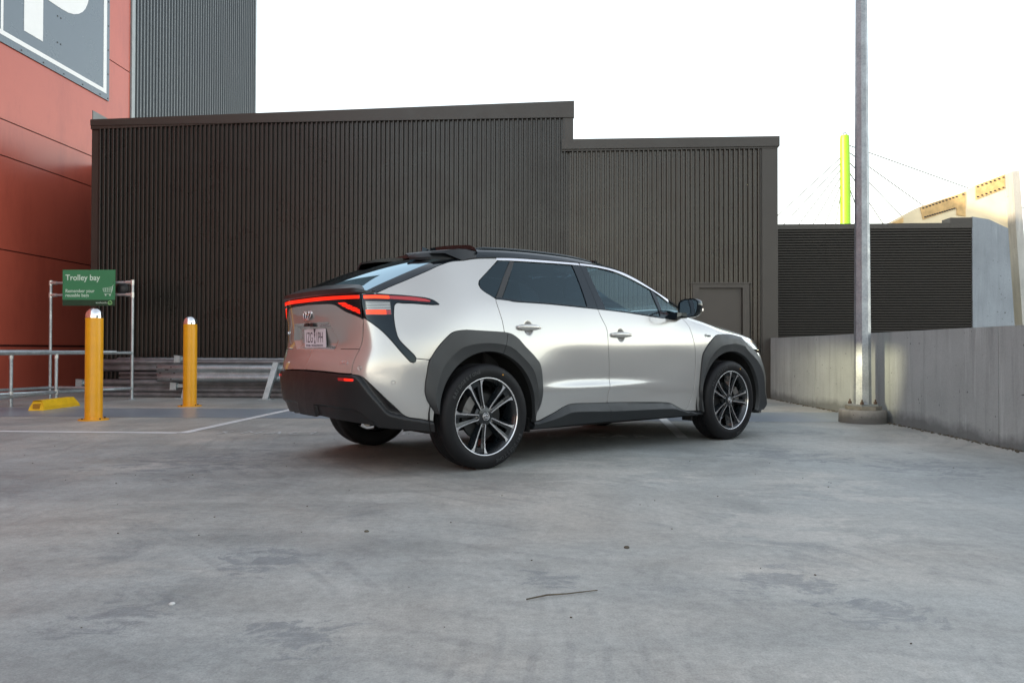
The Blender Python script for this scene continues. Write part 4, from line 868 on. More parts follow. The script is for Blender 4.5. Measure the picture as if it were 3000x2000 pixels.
def both(name, poly, mat, **k):
    a = panel(name, poly, mat, side=-1, **k); k.pop('parent', None); b = panel(name, poly, mat, side=1, **k); return a, b
def mir(poly):
    """half outline from near side up to the centre line u=-1.6 -> closed symmetric outline"""
    return loop(poly, [(-3.2-u, v) for u, v in poly[::-1]])
D['be2'] = D['be2'][:5]+[(2.111, 1.110), (2.175, 1.116), (2.233, 1.132)]
D['sh'] = [(2.233, 1.132), (2.31, 1.175), (2.45, 1.170), (2.60, 1.125), (2.719, 1.079), (2.849, 1.027), (2.927, .996)]
D['hat'] = [(-.853, 1.214), (-.721, 1.272), (-.56, 1.326), (-.376, 1.391), (-.279, 1.429), (-.153, 1.470), (-.058, 1.485)]
D['lt'] = [(-.962, 1.208), (-.904, 1.213), (-.853, 1.214), (-.789, 1.211), (-.584, 1.203), (-.419, 1.188), (-.381, 1.174), (-.355, 1.157), (-.350, 1.151)]
D['lb'] = [(-.356, 1.1475)]+D['lb'][2:]; D['lt'][-1] = (-.350, 1.1515)
D['cf'][-4:] = [(2.43, .41), (2.447, .365), (2.464, .33), (2.472, .285)]
D['dr2'][0] = D['drq'][-1]; P_ = MT['paint']
seam = lin((-.55, .781), (-.449, .772))
# --- painted panels
fender, fender2 = both('front_fender', loop(G_('fc', True), G_('sh'), G_('cf'), lin(D['cf'][-1], D['fc'][-1])), P_)
def cupoff(uc, vc):
    def f(u, v): r = np.hypot((np.asarray(u)-uc)/.047, (np.asarray(v)-vc)/.056); return -.019*sstep((1.05-r)*1.5)
    return f
def cupgrid(uc, vc): a, b = np.meshgrid(np.arange(-.055, .056, .006), np.arange(-.064, .065, .006)); return np.stack([uc+a.ravel(), vc+b.ravel()], 1)
H1, H2 = (.405, 1.000), (1.398, .960)
fd, fd2 = both('front_door', loop(G_('dd'), G_('rt2'), G_('fc', True), G_('be2', True)), P_, off=cupoff(*H2), extra=cupgrid(*H2))
rd, rd2 = both('rear_door', loop(G_('dB'), G_('aR'), G_('rt1'), G_('dd', True), G_('be1', True)), P_, off=cupoff(*H1), extra=cupgrid(*H1))
qp, qp2 = both('quarter_panel', loop(G_('hat'), crom(D['drq'][:4]), G_('dlq'), G_('dB'), crom(D['aL'][6:])[::-1], seam[::-1], G_('lb', True), G_('lt', True)[:-1]), P_)
bs, bs2 = both('bumper_side', loop(G_('gn', True), [], G_('ll', True), G_('ltip', True), seam, crom(D['aL'][:7])[::-1], lin(D['aL'][0], (-.44, .356)), G_('bt', True)), P_)
hood_half = loop(crom(D['sh'][1:]), lin(D['sh'][-1], (3.0, .995)), crom([(3.0, .995), (3.13, .999), (3.32, .992), (3.46, .99), (3.62, .995), (3.9, 1.0), (4.2, 1.0)]), lin((4.2, 1.0), (4.2, 1.699)), lin((4.2, 1.699), (2.38, 1.699)), crom([(2.38, 1.699), (2.36, 1.5), (2.33, 1.3), (2.31, 1.175)]))
hd = panel('hood', hood_half, P_, step=.05, side=-1, gap=.001); hd2 = panel('hood', hood_half, P_, step=.05, side=1, gap=.001)
# front bumper and lamps (seen only from other positions)
fb = loop(lin((3.30, .86), (3.42, .82)), lin((3.42, .82), (4.2, .80)), lin((4.2, .80), (4.2, .26)), lin((4.2, .26), (3.60, .26)), crom([(3.60, .26), (3.53, .45), (3.53, .6), (3.48, .74), (3.36, .83), (3.30, .86)]))
both('front_bumper', fb, P_, step=.05)
hl = loop(crom([(2.94, .992), (3.134, .981), (3.151, .945), (3.209, .891), (3.32, .85)]), lin((3.32, .85), (3.75, .83)), lin((3.75, .83), (3.78, .985)), crom([(3.78, .985), (3.46, .985), (3.32, .987), (3.13, .993), (2.94, .992)]))
hl = loop(crom([(3.13, .985), (3.155, .945), (3.209, .893), (3.32, .852)]), lin((3.32, .852), (3.75, .83)), lin((3.75, .83), (3.78, .985)), crom([(3.78, .985), (3.46, .985), (3.32, .987), (3.13, .985)]))
hl_a, hl_b = both('headlamp', hl, MT['clearlens'], off=.004, step=.04)
mid = loop(lin((3.76, .985), (4.2, .985)), lin((4.2, .985), (4.2, .81)), lin((4.2, .81), (3.74, .83)), lin((3.74, .83), (3.76, .985)))
both('front_garnish', mid, MT['gblack'], step=.05)
# --- tailgate
pk = [(-1.6-.30, .835), (-1.6-.36, .96), (-1.6-.33, 1.03), (-1.6+.33, 1.03), (-1.6+.36, .96), (-1.6+.30, .835)]
pk = [(-1.93, .838), (-1.985, .905), (-1.90, 1.028), (-1.30, 1.028), (-1.215, .905), (-1.27, .838)]
def pocket(u, v):
    d = sdist(pk, u, v); return -.034*sstep((d+.004)/.045)
gp_half = loop(lin((-1.6, .688), D['gn'][-1]), G_('gn', True), G_('gt'))
gp_half = [q for q in gp_half if q[0] > -1.601]
gate = panel('tailgate', mir(loop(crom([(-1.6, .692), (-1.3, .688), (-1.1, .681), (-.98, .679)]), G_('gn', True), [(-.968, 1.043)], crom([q for q in D['gt'] if q[0] > -1.59]+[(-1.6, 1.161)]))), P_, off=pocket, side=0, step=.011)
ln = loop(lin((-1.20, .842), (-.977, .842)), lin((-.977, .845), (-1.20, .845)))
for sd_ in (-1, 1): panel('shut_line', [(-1.19, .8415), (-.979, .8415), (-.979, .8455), (-1.19, .8455)], MT['inner'], off=.0012, gap=0, skirt=0, side=sd_, parent=gate)
# lamp housings
house_c = mir(loop(G_('gt', True)[::-1][:0], crom([q for q in D['gt'] if q[0] > -1.59]+[(-1.6, 1.161)])[::-1], [(-.966, 1.055)], crom([(-.9655, 1.068), (-.959, 1.129), (-.955, 1.17), (-.956, 1.209)]), crom([(-.962, 1.210), (-1.1, 1.214), (-1.3, 1.216), (-1.6, 1.217)])))
hc_poly = loop(crom([(-1.6, 1.161), (-1.386, 1.158), (-1.238, 1.153), (-1.176, 1.142), (-1.152, 1.129), (-1.097, 1.099), (-1.001, 1.061), (-.968, 1.043)]), crom([(-.968, 1.05), (-.968, 1.068), (-.962, 1.129), (-.958, 1.17), (-.957, 1.210)]), crom([(-.957, 1.210), (-1.1, 1.214), (-1.3, 1.216), (-1.6, 1.217)]))
lampc = panel('tail_lamp_bar', mir(hc_poly), MT['gblack'], off=.003, side=0, step=.02)
tlp = loop(G_('lt'), G_('lb'), G_('ltip'), G_('ll'), lin((-.961, 1.06), (-.957, 1.129)), lin((-.957, 1.129), (-.952, 1.209)))
tl, tl2 = both('tail_lamp', tlp, MT['gblack'], off=.003, step=.02)
def lampbits(sd, par_o, par_c):
    q = dict(gap=0, skirt=.003, rnd=.0008, step=.02)
    panel('red_light_strip', loop(crom([(-.936, 1.199), (-.85, 1.201), (-.755, 1.200)]), crom([(-.756, 1.180), (-.85, 1.181), (-.936, 1.179)])), MT['redbright'], off=.0065, side=sd, parent=par_o, **q)
    panel('red_lens', loop(crom([(-.750, 1.199), (-.65, 1.197), (-.562, 1.194), (-.446, 1.182), (-.412, 1.172)]), crom([(-.42, 1.165), (-.5, 1.167), (-.594, 1.172), (-.753, 1.179)])), MT['reddim'], off=.006, side=sd, parent=par_o, **q)
    panel('lamp_lens', [(-.932, 1.166), (-.823, 1.166), (-.751, 1.162), (-.753, 1.072), (-.85, 1.070), (-.940, 1.071)], MT['lampin'], off=.004, side=sd, parent=par_o, **q)
    for i in range(5):
        z = 1.150-.0105*i; panel('clear_bar', [(-.926, z), (-.756, z), (-.756, z+.0055), (-.926, z+.0055)] if i < 9 else [], MT['clearlens'] , off=.006, side=sd, parent=par_o, gap=0, skirt=.002, rnd=.0005, step=.03)
    for i in range(3):
        z = 1.0745+.0105*i; panel('red_bar', [(-.935, z), (-.790, z), (-.790, z+.0075), (-.935, z+.0075)], MT['redbright'], off=.006, side=sd, parent=par_o, gap=0, skirt=.002, rnd=.0005, step=.03)
        panel('red_bar', [(-.788, z), (-.756, z), (-.756, z+.0075), (-.788, z+.0075)], MT['reddim'], off=.006, side=sd, parent=par_o, gap=0, skirt=.002, rnd=.0005, step=.03)
    tri = [(-1.150, 1.157), (-1.083, 1.155), (-.976, 1.108), (-.979, 1.076), (-1.110, 1.131)]
    for i in range(5):
        z0, z1 = 1.157-.0165*i-.0125, 1.157-.0165*i
        def xl(z): return float(np.interp(z, [1.076, 1.131, 1.157], [-.981, -1.106, -1.150]))
        def xr(z): return float(np.interp(z, [1.108, 1.155, 1.157], [-.977, -1.083, -1.083]))
        if z0 < 1.078: z0 = 1.078
        panel('red_bar', [(xl(z0)+.004, z0), (min(xr(z0), -.979), z0), (min(xr(z1), -.979), z1), (xl(z1)+.004, z1)], MT['redlit'], off=.0062, side=sd, parent=par_c, gap=0, skirt=.002, rnd=.0005, step=.03)
for sd_, po_ in ((-1, tl), (1, tl2)): lampbits(sd_, po_, lampc)
panel('red_light_strip', mir(loop(crom([(-1.6, 1.180), (-1.374, 1.180), (-1.14, 1.180), (-.968, 1.180)]), crom([(-.966, 1.200), (-1.203, 1.202), (-1.45, 1.203), (-1.6, 1.203)]))), MT['redlit'], off=.0062, side=0, parent=lampc, gap=0, skirt=.003, rnd=.0008, step=.03)
# --- rear bumper
crease = [(-1.6, .665), (-.955, .662), (-.925, .650), (-.895, .612), (-.834, .492), (-.806, .430), (-.785, .410), (-.694, .385), (-.441, .346), (-.44, .29), (-.55, .30), (-.95, .345), (-1.6, .386)]
crs = [(-1.6, .70)]+crease[1:9]+[(-.40, .340), (-.40, .2), (-1.6, .2)]
rec = [(-1.452, .36), (-1.450, .400), (-1.449, .452), (-1.29, .455), (-.991, .446), (-.962, .428), (-.925, .380), (-.90, .36), (-.90, .30), (-1.452, .30)]
def boff(u, v):
    d = sdist(crs, u, v); main = .016*sstep((d+.020)/.024)-.014*sstep((-d-.002)/.02)*sstep((d+.075)/.04)*sstep((-.60-u)/.1+.3)
    r = sdist(rec, u, v); return main+.004-.020*sstep((r+.003)/.014)
bbh = crom([(-1.6, .372), (-1.48, .372), (-1.322, .368), (-1.059, .352), (-.92, .335), (-.814, .322), (-.717, .314), (-.55, .300), (-.44, .288)])
bump_poly = mir(loop(bbh, lin((-.44, .288), (-.438, .352)), G_('bt', True)[1:], crom([(-.984, .672), (-1.1, .674), (-1.3, .681), (-1.6, .685)])))
rb = panel('rear_bumper', bump_poly, MT['bump'], off=boff, side=0, step=.011, gap=.002, skirt=.05)
for sd_ in (-1, 1):
    panel('reflector', loop(lin((-1.098, .632), (-.952, .632)), crom([(-.952, .632), (-.943, .640), (-.952, .647)]), lin((-.96, .649), (-1.105, .650))), MT['reddim'], off=.022, side=sd_, parent=rb, gap=0, step=.02, skirt=.01)
    panel('reflector_glow', [(-1.03, .634), (-.955, .634), (-.950, .645), (-1.03, .648)], MT['redlit'], off=.0235, side=sd_, parent=rb, gap=0, step=.02, skirt=.004)  # bright part of the reflector painted as a red glow, no lamp here
# --- sill cladding
def soff(u, v):
    c = np.interp(u, [q[0] for q in D['rc']], [q[1] for q in D['rc']]); t = np.interp(u, [q[0] for q in D['rt1']+D['rt2'][1:]+[D['rt3'][1]]], [q[1] for q in D['rt1']+D['rt2'][1:]+[D['rt3'][1]]])
    k = np.clip((t-v)/np.maximum(t-c, .012), 0, 1); k2 = np.clip((c-v)/.10, 0, 1)
    return .003+.030*k-.022*k2
for ua, ub, seg in ((0, 1, 'a'), (1, 2, 'b')): pass
xd = 1.262
def clipu(P, lo, hi): return [q for q in P if lo <= q[0] <= hi]
rb_c = crom(D['rb']); rt_all = loop(G_('rt1'), G_('rt2'), G_('rt3'))
s1 = loop(clipu(rb_c, .40, 1.285), lin((1.287, .262), (1.262, .345), (1.238, .412)), clipu(G_('rt1'), .455, 1.235)[::-1])
s2 = loop(clipu(rb_c, 1.288, 2.48), clipu(loop(G_('rt2'), G_('rt3')), 1.240, 2.48)[::-1], lin((1.238, .412), (1.262, .345), (1.288, .262)))
rcp = np.array(crom(D['rc'], .01)); rce = np.concatenate([rcp+[0, d_] for d_ in (-.008, -.003, .003, .008)])
both('sill_cladding', s1, MT['sill'], off=soff, step=.02, gap=.001, skirt=.06, extra=rce); both('sill_cladding', s2, MT['sill'], off=soff, step=.02, gap=.001, skirt=.06, extra=rce)
# --- wheel arch cladding
def arch(name, outer, cx, cz, rad, a0, a1, sd, wt, cut=None):
    n = 150; cols_ = []
    for i in range(n+1):
        a = a0+(a1-a0)*i/n; dx, dz = cos(a), sin(a); best = None
        for k in range(len(outer)-1):
            (x1, y1), (x2, y2) = outer[k], outer[k+1]; det = (x2-x1)*dz-(y2-y1)*dx
            if abs(det) < 1e-9: continue
            t = ((cx-x1)*dz-(cz-y1)*dx)/det; r = ((x2-x1)*(y1-cz)-(y2-y1)*(x1-cx))/det*-1
            r = ((x1+(x2-x1)*t)-cx)*dx+((y1+(y2-y1)*t)-cz)*dz
            if -1e-6 <= t <= 1+1e-6 and r > .2: best = r if best is None else max(best, r)
        if best is None: best = cols_[-1][0] if cols_ else .55
        cols_.append((best, a))
    cols_[0] = (cols_[1][0], cols_[0][1])
    rings = [(0, 0, -.012), (0, 0, .002), (.015, 0, .011), (.30, 0, .0145), (.55, 0, .018), (.60, 0, .0185), (.64, 0, .0150), (1, 0, .004), (1.02, 0, -.004), (1.03, 0, -.05)]
    V = []; U_, V_ = [], []; O_ = []
    for t, _, o_ in rings:
        for ro, a in cols_:
            ri = rad(a) if callable(rad) else rad
            r = ro+(ri-ro)*t; U_.append(cx+r*cos(a)); V_.append(cz+r*sin(a)); O_.append(o_)
    U_, V_, O_ = map(np.array, (U_, V_, O_)); m = n+1
    base = S(U_, V_); nn_ = SN(U_, V_); X = base+nn_*O_[:, None]
    # keep the flange at its own width where the body turns in
    for r, (t, _, o_) in enumerate(rings):
        sl = slice(r*m, (r+1)*m); X[sl, 1] = X[sl, 1]+(np.maximum(X[sl, 1], wt+o_*.6-.002)-X[sl, 1])*min(1, max(0, (t-.0)/.6))
        if t > 1: X[sl, 1] += 0
    X[:, 1] *= sd
    fs = [(r*m+i, r*m+i+1, (r+1)*m+i+1, (r+1)*m+i) for r in range(len(rings)-1) for i in range(n)]
    for end in (0, n): fs.append(tuple(r*m+end for r in range(len(rings))))
    if (sd > 0) != (a1 > a0): pass
    s = MB(); s.add(X, [f if sd*(a1-a0) > 0 else f[::-1] for f in fs], True); return s.build(name, MT['clad'], CAR, auto=22)
aout = loop(crom(D['aL']), crom(D['aR']))
f_out = loop(crom(D['cf'])[::-1], crom([(2.927, .996), (3.004, .993), (3.134, .981)]), crom([(3.134, .981), (3.151, .945), (3.209, .891), (3.31, .85), (3.42, .79), (3.50, .70), (3.535, .58), (3.54, .45), (3.585, .34), (3.60, .29), (3.50, .235)]))
for sd_ in (-1, 1):
    for (lo_, hi_) in ((-.19, radians(73.6)), (radians(74.0), pi-.06)):
        arch('wheel_arch_cladding', aout, .03, .385, lambda a: .445-.02*abs(cos(a))**3, lo_, hi_, sd_, .908)
    arch('wheel_arch_cladding', f_out, 2.875, .385, lambda a: .445+.015*max(0, cos(a)), -.30, pi+.235, sd_, .912)
# --- roof, glass and pillars
drip = loop(crom([(-.058, 1.485), (.065, 1.511), (.215, 1.527), (.306, 1.535), (.432, 1.544)]), crom([(.432, 1.544), (.813, 1.556), (1.161, 1.562), (1.385, 1.554), (1.626, 1.517), (1.775, 1.463), (1.915, 1.392), (2.09, 1.292), (2.30, 1.165)]))
dp = S([q[0] for q in drip], [q[1] for q in drip], NET_G)
DX = dp[:, 0]
def edge(x): return np.interp(x, DX, dp[:, 1]), np.interp(x, DX, dp[:, 2])
CEN = np.array([(-.40, 1.575), (-.05, 1.615), (.3, 1.640), (.7, 1.650), (1.05, 1.640), (1.35, 1.602), (1.6, 1.52), (1.9, 1.405), (2.15, 1.295), (2.40, 1.185)])
CM = nat_spline(CEN[:, 0], CEN[:, 1:])
def roofP(x, t):
    """t 0 at the drip edge .. 1 at the centre line"""
    x = np.asarray(x, float); t = np.asarray(t, float); we, ze = edge(x); zc = sp_eval(CEN[:, 0], CEN[:, 1:], CM, x)[:, 0]
    zc = np.maximum(zc, ze+.02)
    g_ = .58*(1-np.exp(-(t/.055)**1.3))+.42*(1-(1-t)**2.1)
    bow = np.clip((x-1.25)/.9, 0, 1)*.16*(1-(1-t)**2)           # the windscreen bows forward at its middle
    bow = bow+np.clip((-.0-x)/.3, 0, 1)*-.0
    return np.stack([x+bow, we*(1-t), ze+(zc-ze)*g_], 1)
def rfunc(sd):
    def f(u, v):
        p = roofP(np.atleast_1d(u), np.atleast_1d(v)); p[:, 1] *= sd; return p
    return f
x_ws = 1.30
for sd_ in (-1, 1):
    panel('roof', loop(lin((.09, 0.0), (x_ws-.0, 0.0)), lin((x_ws, 0.0), (x_ws+.10, .09)), lin((x_ws+.10, .09), (x_ws+.02, 1.0)), lin((x_ws+.02, 1.0), (.09, 1.0))), MT['gblack'], func=rfunc(sd_), step=.05, gap=.0, skirt=.03, side=sd_)
    panel('windshield_pillar', loop(lin((x_ws+.002, 0), (2.26, 0)), lin((2.26, 0), (2.26, .13)), lin((2.26, .13), (x_ws+.10, .105)), lin((x_ws+.10, .105), (x_ws+.002, .0))), MT['gblack'], func=rfunc(sd_), step=.03, gap=0, skirt=.02, side=sd_)
    panel('windshield', loop(lin((x_ws+.10, .10), (2.28, .12)), lin((2.28, .12), (2.30, 1.0)), lin((2.30, 1.0), (x_ws+.02, 1.0)), lin((x_ws+.02, 1.0), (x_ws+.10, .10))), MT['glass_f'], func=rfunc(sd_), step=.06, gap=0, skirt=0, side=sd_)
    # cowl
    panel('cowl', loop(lin((2.20, .0), (2.34, .0)), lin((2.34, 0), (2.36, 1)), lin((2.36, 1), (2.24, 1)), lin((2.24, 1), (2.20, 0))), MT['black'], func=lambda u, v, sd_=sd_: np.stack([np.asarray(u)+.16*(1-(1-np.asarray(v))**2)+.0, sd_*(.80*(1-np.asarray(v))), 1.135+.035*np.asarray(v)-(np.asarray(u)-2.3)*.3], 1), step=.1, gap=0, skirt=0, side=sd_)
# roof rails
for sd_ in (-1, 1):
    s = MB(); xs = np.linspace(.10, 1.62, 40); pts = []; rr = []
    for i, x in enumerate(xs):
        q = roofP([x], [.16])[0]; k = min(1, i/3, (39-i)/6); pts.append((q[0], sd_*q[1], q[2]-.012+.019*sstep(k))); rr.append(.011)
    s.tube(pts, rr, 10); 
    vs = []; 
    o = s.build('roof_rail', MT['gblack'], CAR); 
    s = MB()
    for x in xs[1:-1]:
        q = roofP([x], [.16])[0]; vs += [(q[0], sd_*q[1]-.008, q[2]-.02), (q[0], sd_*q[1]+.008, q[2]-.02), (q[0], sd_*q[1]+.008, q[2]+.003), (q[0], sd_*q[1]-.008, q[2]+.003)]
    m_ = 4; s.add(vs, [(i*4+k, i*4+(k+1) % 4, (i+1)*4+(k+1) % 4, (i+1)*4+k) for i in range(len(vs)//4-1) for k in range(4)], True); s.build('rail_foot', MT['gblack'], o)
# antenna
s = MB(); s.prism([(-.02, 0), (.17, 0), (.135, .018), (.07, .047), (.015, .064), (-.005, .066)], -.013, .013, lambda a, b, c: (a+.03, c*(1-b*9), b+1.598)); s.build('shark_fin_antenna', MT['gblack'], CAR, auto=30)
# --- hatch: frame strip, glass, lower lip
HE = S([q[0] for q in crom(D['hat'])], [q[1] for q in crom(D['hat'])]); HE[:, 0:3] += 0
hs_l = np.concatenate([[0], np.cumsum(np.linalg.norm(np.diff(HE, axis=0), axis=1))]); HL = hs_l[-1]
CN = np.array([(-.955, 0, 1.228), (-.80, 0, 1.318), (-.55, 0, 1.425), (-.25, 0, 1.52), (.06, 0, 1.588)]); cs = np.linspace(0, HL, 5); CNM = nat_spline(cs, CN)
def hatP(s_, t, dz=0):
    s_ = np.asarray(s_, float); t = np.asarray(t, float)
    e = np.stack([np.interp(s_, hs_l, HE[:, k]) for k in range(3)], 1); c = sp_eval(cs, CN, CNM, s_)
    k = (1-(1-t)**3.4)[:, None]; k2 = (1-(1-t)**2.6)[:, None]
    x = e[:, :1]+(c[:, :1]-e[:, :1])*k2; z = e[:, 2:]+(c[:, 2:]-e[:, 2:])*k
    return np.concatenate([x, e[:, 1:2]*(1-t)[:, None], z+dz], 1)
def hfunc(sd, dz=0):
    def f(u, v):
        p = hatP(np.atleast_1d(u), np.atleast_1d(v), dz); p[:, 1] *= sd; return p
    return f
for sd_ in (-1, 1):
    panel('hatch_frame', loop(lin((.0, .006), (HL, .006)), lin((HL, .006), (HL-.0, .16)), crom([(HL, .16), (HL*.75, .135), (HL*.4, .125), (0, .12)]), lin((0, .12), (0, .006))), MT['gblack'], func=hfunc(sd_), step=.04, gap=0, skirt=.012, side=sd_)
    panel('rear_window', loop(crom([(0, .121), (HL*.4, .126), (HL*.75, .136), (HL, .161)]), lin((HL, .16), (HL, 1)), lin((HL, 1), (0, 1)), lin((0, 1), (0, .121))), MT['glass_b'], func=hfunc(sd_), step=.05, gap=0, skirt=0, side=sd_)
# ducktail lip
lipo = crom([(-1.60, 0), (-1.45, 0), (-1.25, 0), (-1.05, 0), (-.93, 0), (-.86, 0)])
us_ = np.array([q[0] for q in lipo]); e0 = S(us_, np.full(len(us_), 1.212)); n0 = SN(us_, np.full(len(us_), 1.19))
k_ = sstep((us_+.86)/-.16); R1 = e0+n0*.004; R2 = e0+n0*(.018*k_)[:, None]+np.array([0, 0, 1])*(.004+.008*k_)[:, None]; R3 = e0+n0*(.012*k_)[:, None]+np.array([0, 0, 1])*(.014+.026*k_)[:, None]; R4 = e0-n0*(.085)+np.array([0, 0, 1])*(.052*k_+.012)[:, None]; R5 = R4-np.array([0, 0, .05])
m_ = len(us_); s = MB()
for sd_ in (-1, 1):
    V_ = np.concatenate([R1, R2, R3, R4, R5]); V_[:, 1] *= sd_; fs = [(r*m_+i, (r+1)*m_+i, (r+1)*m_+i+1, r*m_+i+1) for r in range(4) for i in range(m_-1)]
    s.add(V_, [f if sd_ < 0 else f[::-1] for f in fs], True)
s.build('ducktail_lip', MT['sill'], CAR, auto=35)
# --- twin roof spoiler
def spoiler(sd):
    # rows along the chord from the roof to the trailing edge; columns from outboard to inboard
    top = []; outer = [(.095, None), (.02, None), (-.06, .672), (-.13, .648), (-.20, .615), (-.265, .565), (-.31, .50), (-.335, .42), (-.335, .34), (-.30, .26)]
    plan_o = [(.09, .655), (.0, .655), (-.09, .645), (-.17, .618), (-.245, .565), (-.30, .495), (-.33, .41)]
    plan_i = [(.09, .12), (.0, .13), (-.09, .16), (-.17, .20), (-.245, .25), (-.30, .30), (-.33, .345)]
    n = len(plan_o); m = 15; T = []; B = []
    for i in range(n):
        xo, wo = plan_o[i]; xi, wi = plan_i[i]
        for k in range(m):
            t = k/(m-1); w_ = wo+(wi-wo)*t; x_ = xo+(xi-xo)*t
            xr = max(x_, .0); tt = np.clip(1-w_/float(edge(.06)[0]), 0, 1)
            z0 = float(roofP([.09], [tt])[0][2]); back = (.09-x_)
            z = z0-.10*back-.16*back**2
            e_ = np.clip((wo-w_)/.05, 0, 1); 
            if i > 0: z = min(z, 1.592-.05*back)
            rim = .030*(1-e_)**2
            T.append((x_, sd*w_, z-rim*min(1, i/2)-(0 if i else 0)))
            th_ = .045*max(.30, 1-i/(n-1)*.72); B.append((x_+.004, sd*(w_-.004*(1-e_)), z-rim-th_))
    s = MB(); N_ = n*m; V_ = T+B; fs = []
    for i in range(n-1):
        for k in range(m-1):
            a = i*m+k; fs.append((a, a+m, a+m+1, a+1)); fs.append((N_+a, N_+a+1, N_+a+m+1, N_+a+m))
        fs.append((i*m, N_+i*m, N_+(i+1)*m, (i+1)*m)); a = i*m+m-1; fs.append((a, a+m, N_+a+m, N_+a))
    for k in range(m-1): a = (n-1)*m+k; fs.append((a, N_+a, N_+a+1, a+1))
    s.add(V_, [f if sd > 0 else f[::-1] for f in fs], True)
    o = s.build('roof_spoiler', MT['sill'], CAR, auto=32)
    # outboard side plate running down to the pillar
    s = MB(); A = [(.090, .664, 1.512), (-.058, .694, 1.487), (-.17, .640, 1.535), (-.245, .575, 1.535)]
    Tt = [(.090, .660, 1.566), (-.058, .655, 1.575), (-.17, .622, 1.556), (-.245, .572, 1.548)]
    V_ = [(x, sd*w_, z) for x, w_, z in A+Tt]+[(x, sd*(w_-.05), z) for x, w_, z in A+Tt]
    fs = [(i, i+1, 5+i, 4+i) for i in range(3)]+[(8+i, 12+i, 13+i, 9+i) for i in range(3)]+[(i, 8+i, 9+i, i+1) for i in range(3)]
    s.add(V_, [f if sd < 0 else f[::-1] for f in fs], True); s.build('side_plate', MT['sill'], o, auto=35)
for sd_ in (-1, 1): spoiler(sd_)
s = MB(); V_ = []; m = 21
for x_, dz in ((.092, 0), (.0, -.006), (-.06, -.016), (-.062, -.045)):
    for k in range(m):
        w_ = -.62+1.24*k/(m-1); tt = np.clip(1-abs(w_)/.668, 0, 1); z0 = float(roofP([.09], [tt])[0][2]); V_.append((x_, w_, z0+dz-.006*(x_ < .05)))
s.add(V_, [(i*m+k, i*m+k+1, (i+1)*m+k+1, (i+1)*m+k) for i in range(3) for k in range(m-1)], True); s.build('roof_rear_edge', MT['sill'], CAR, auto=35)
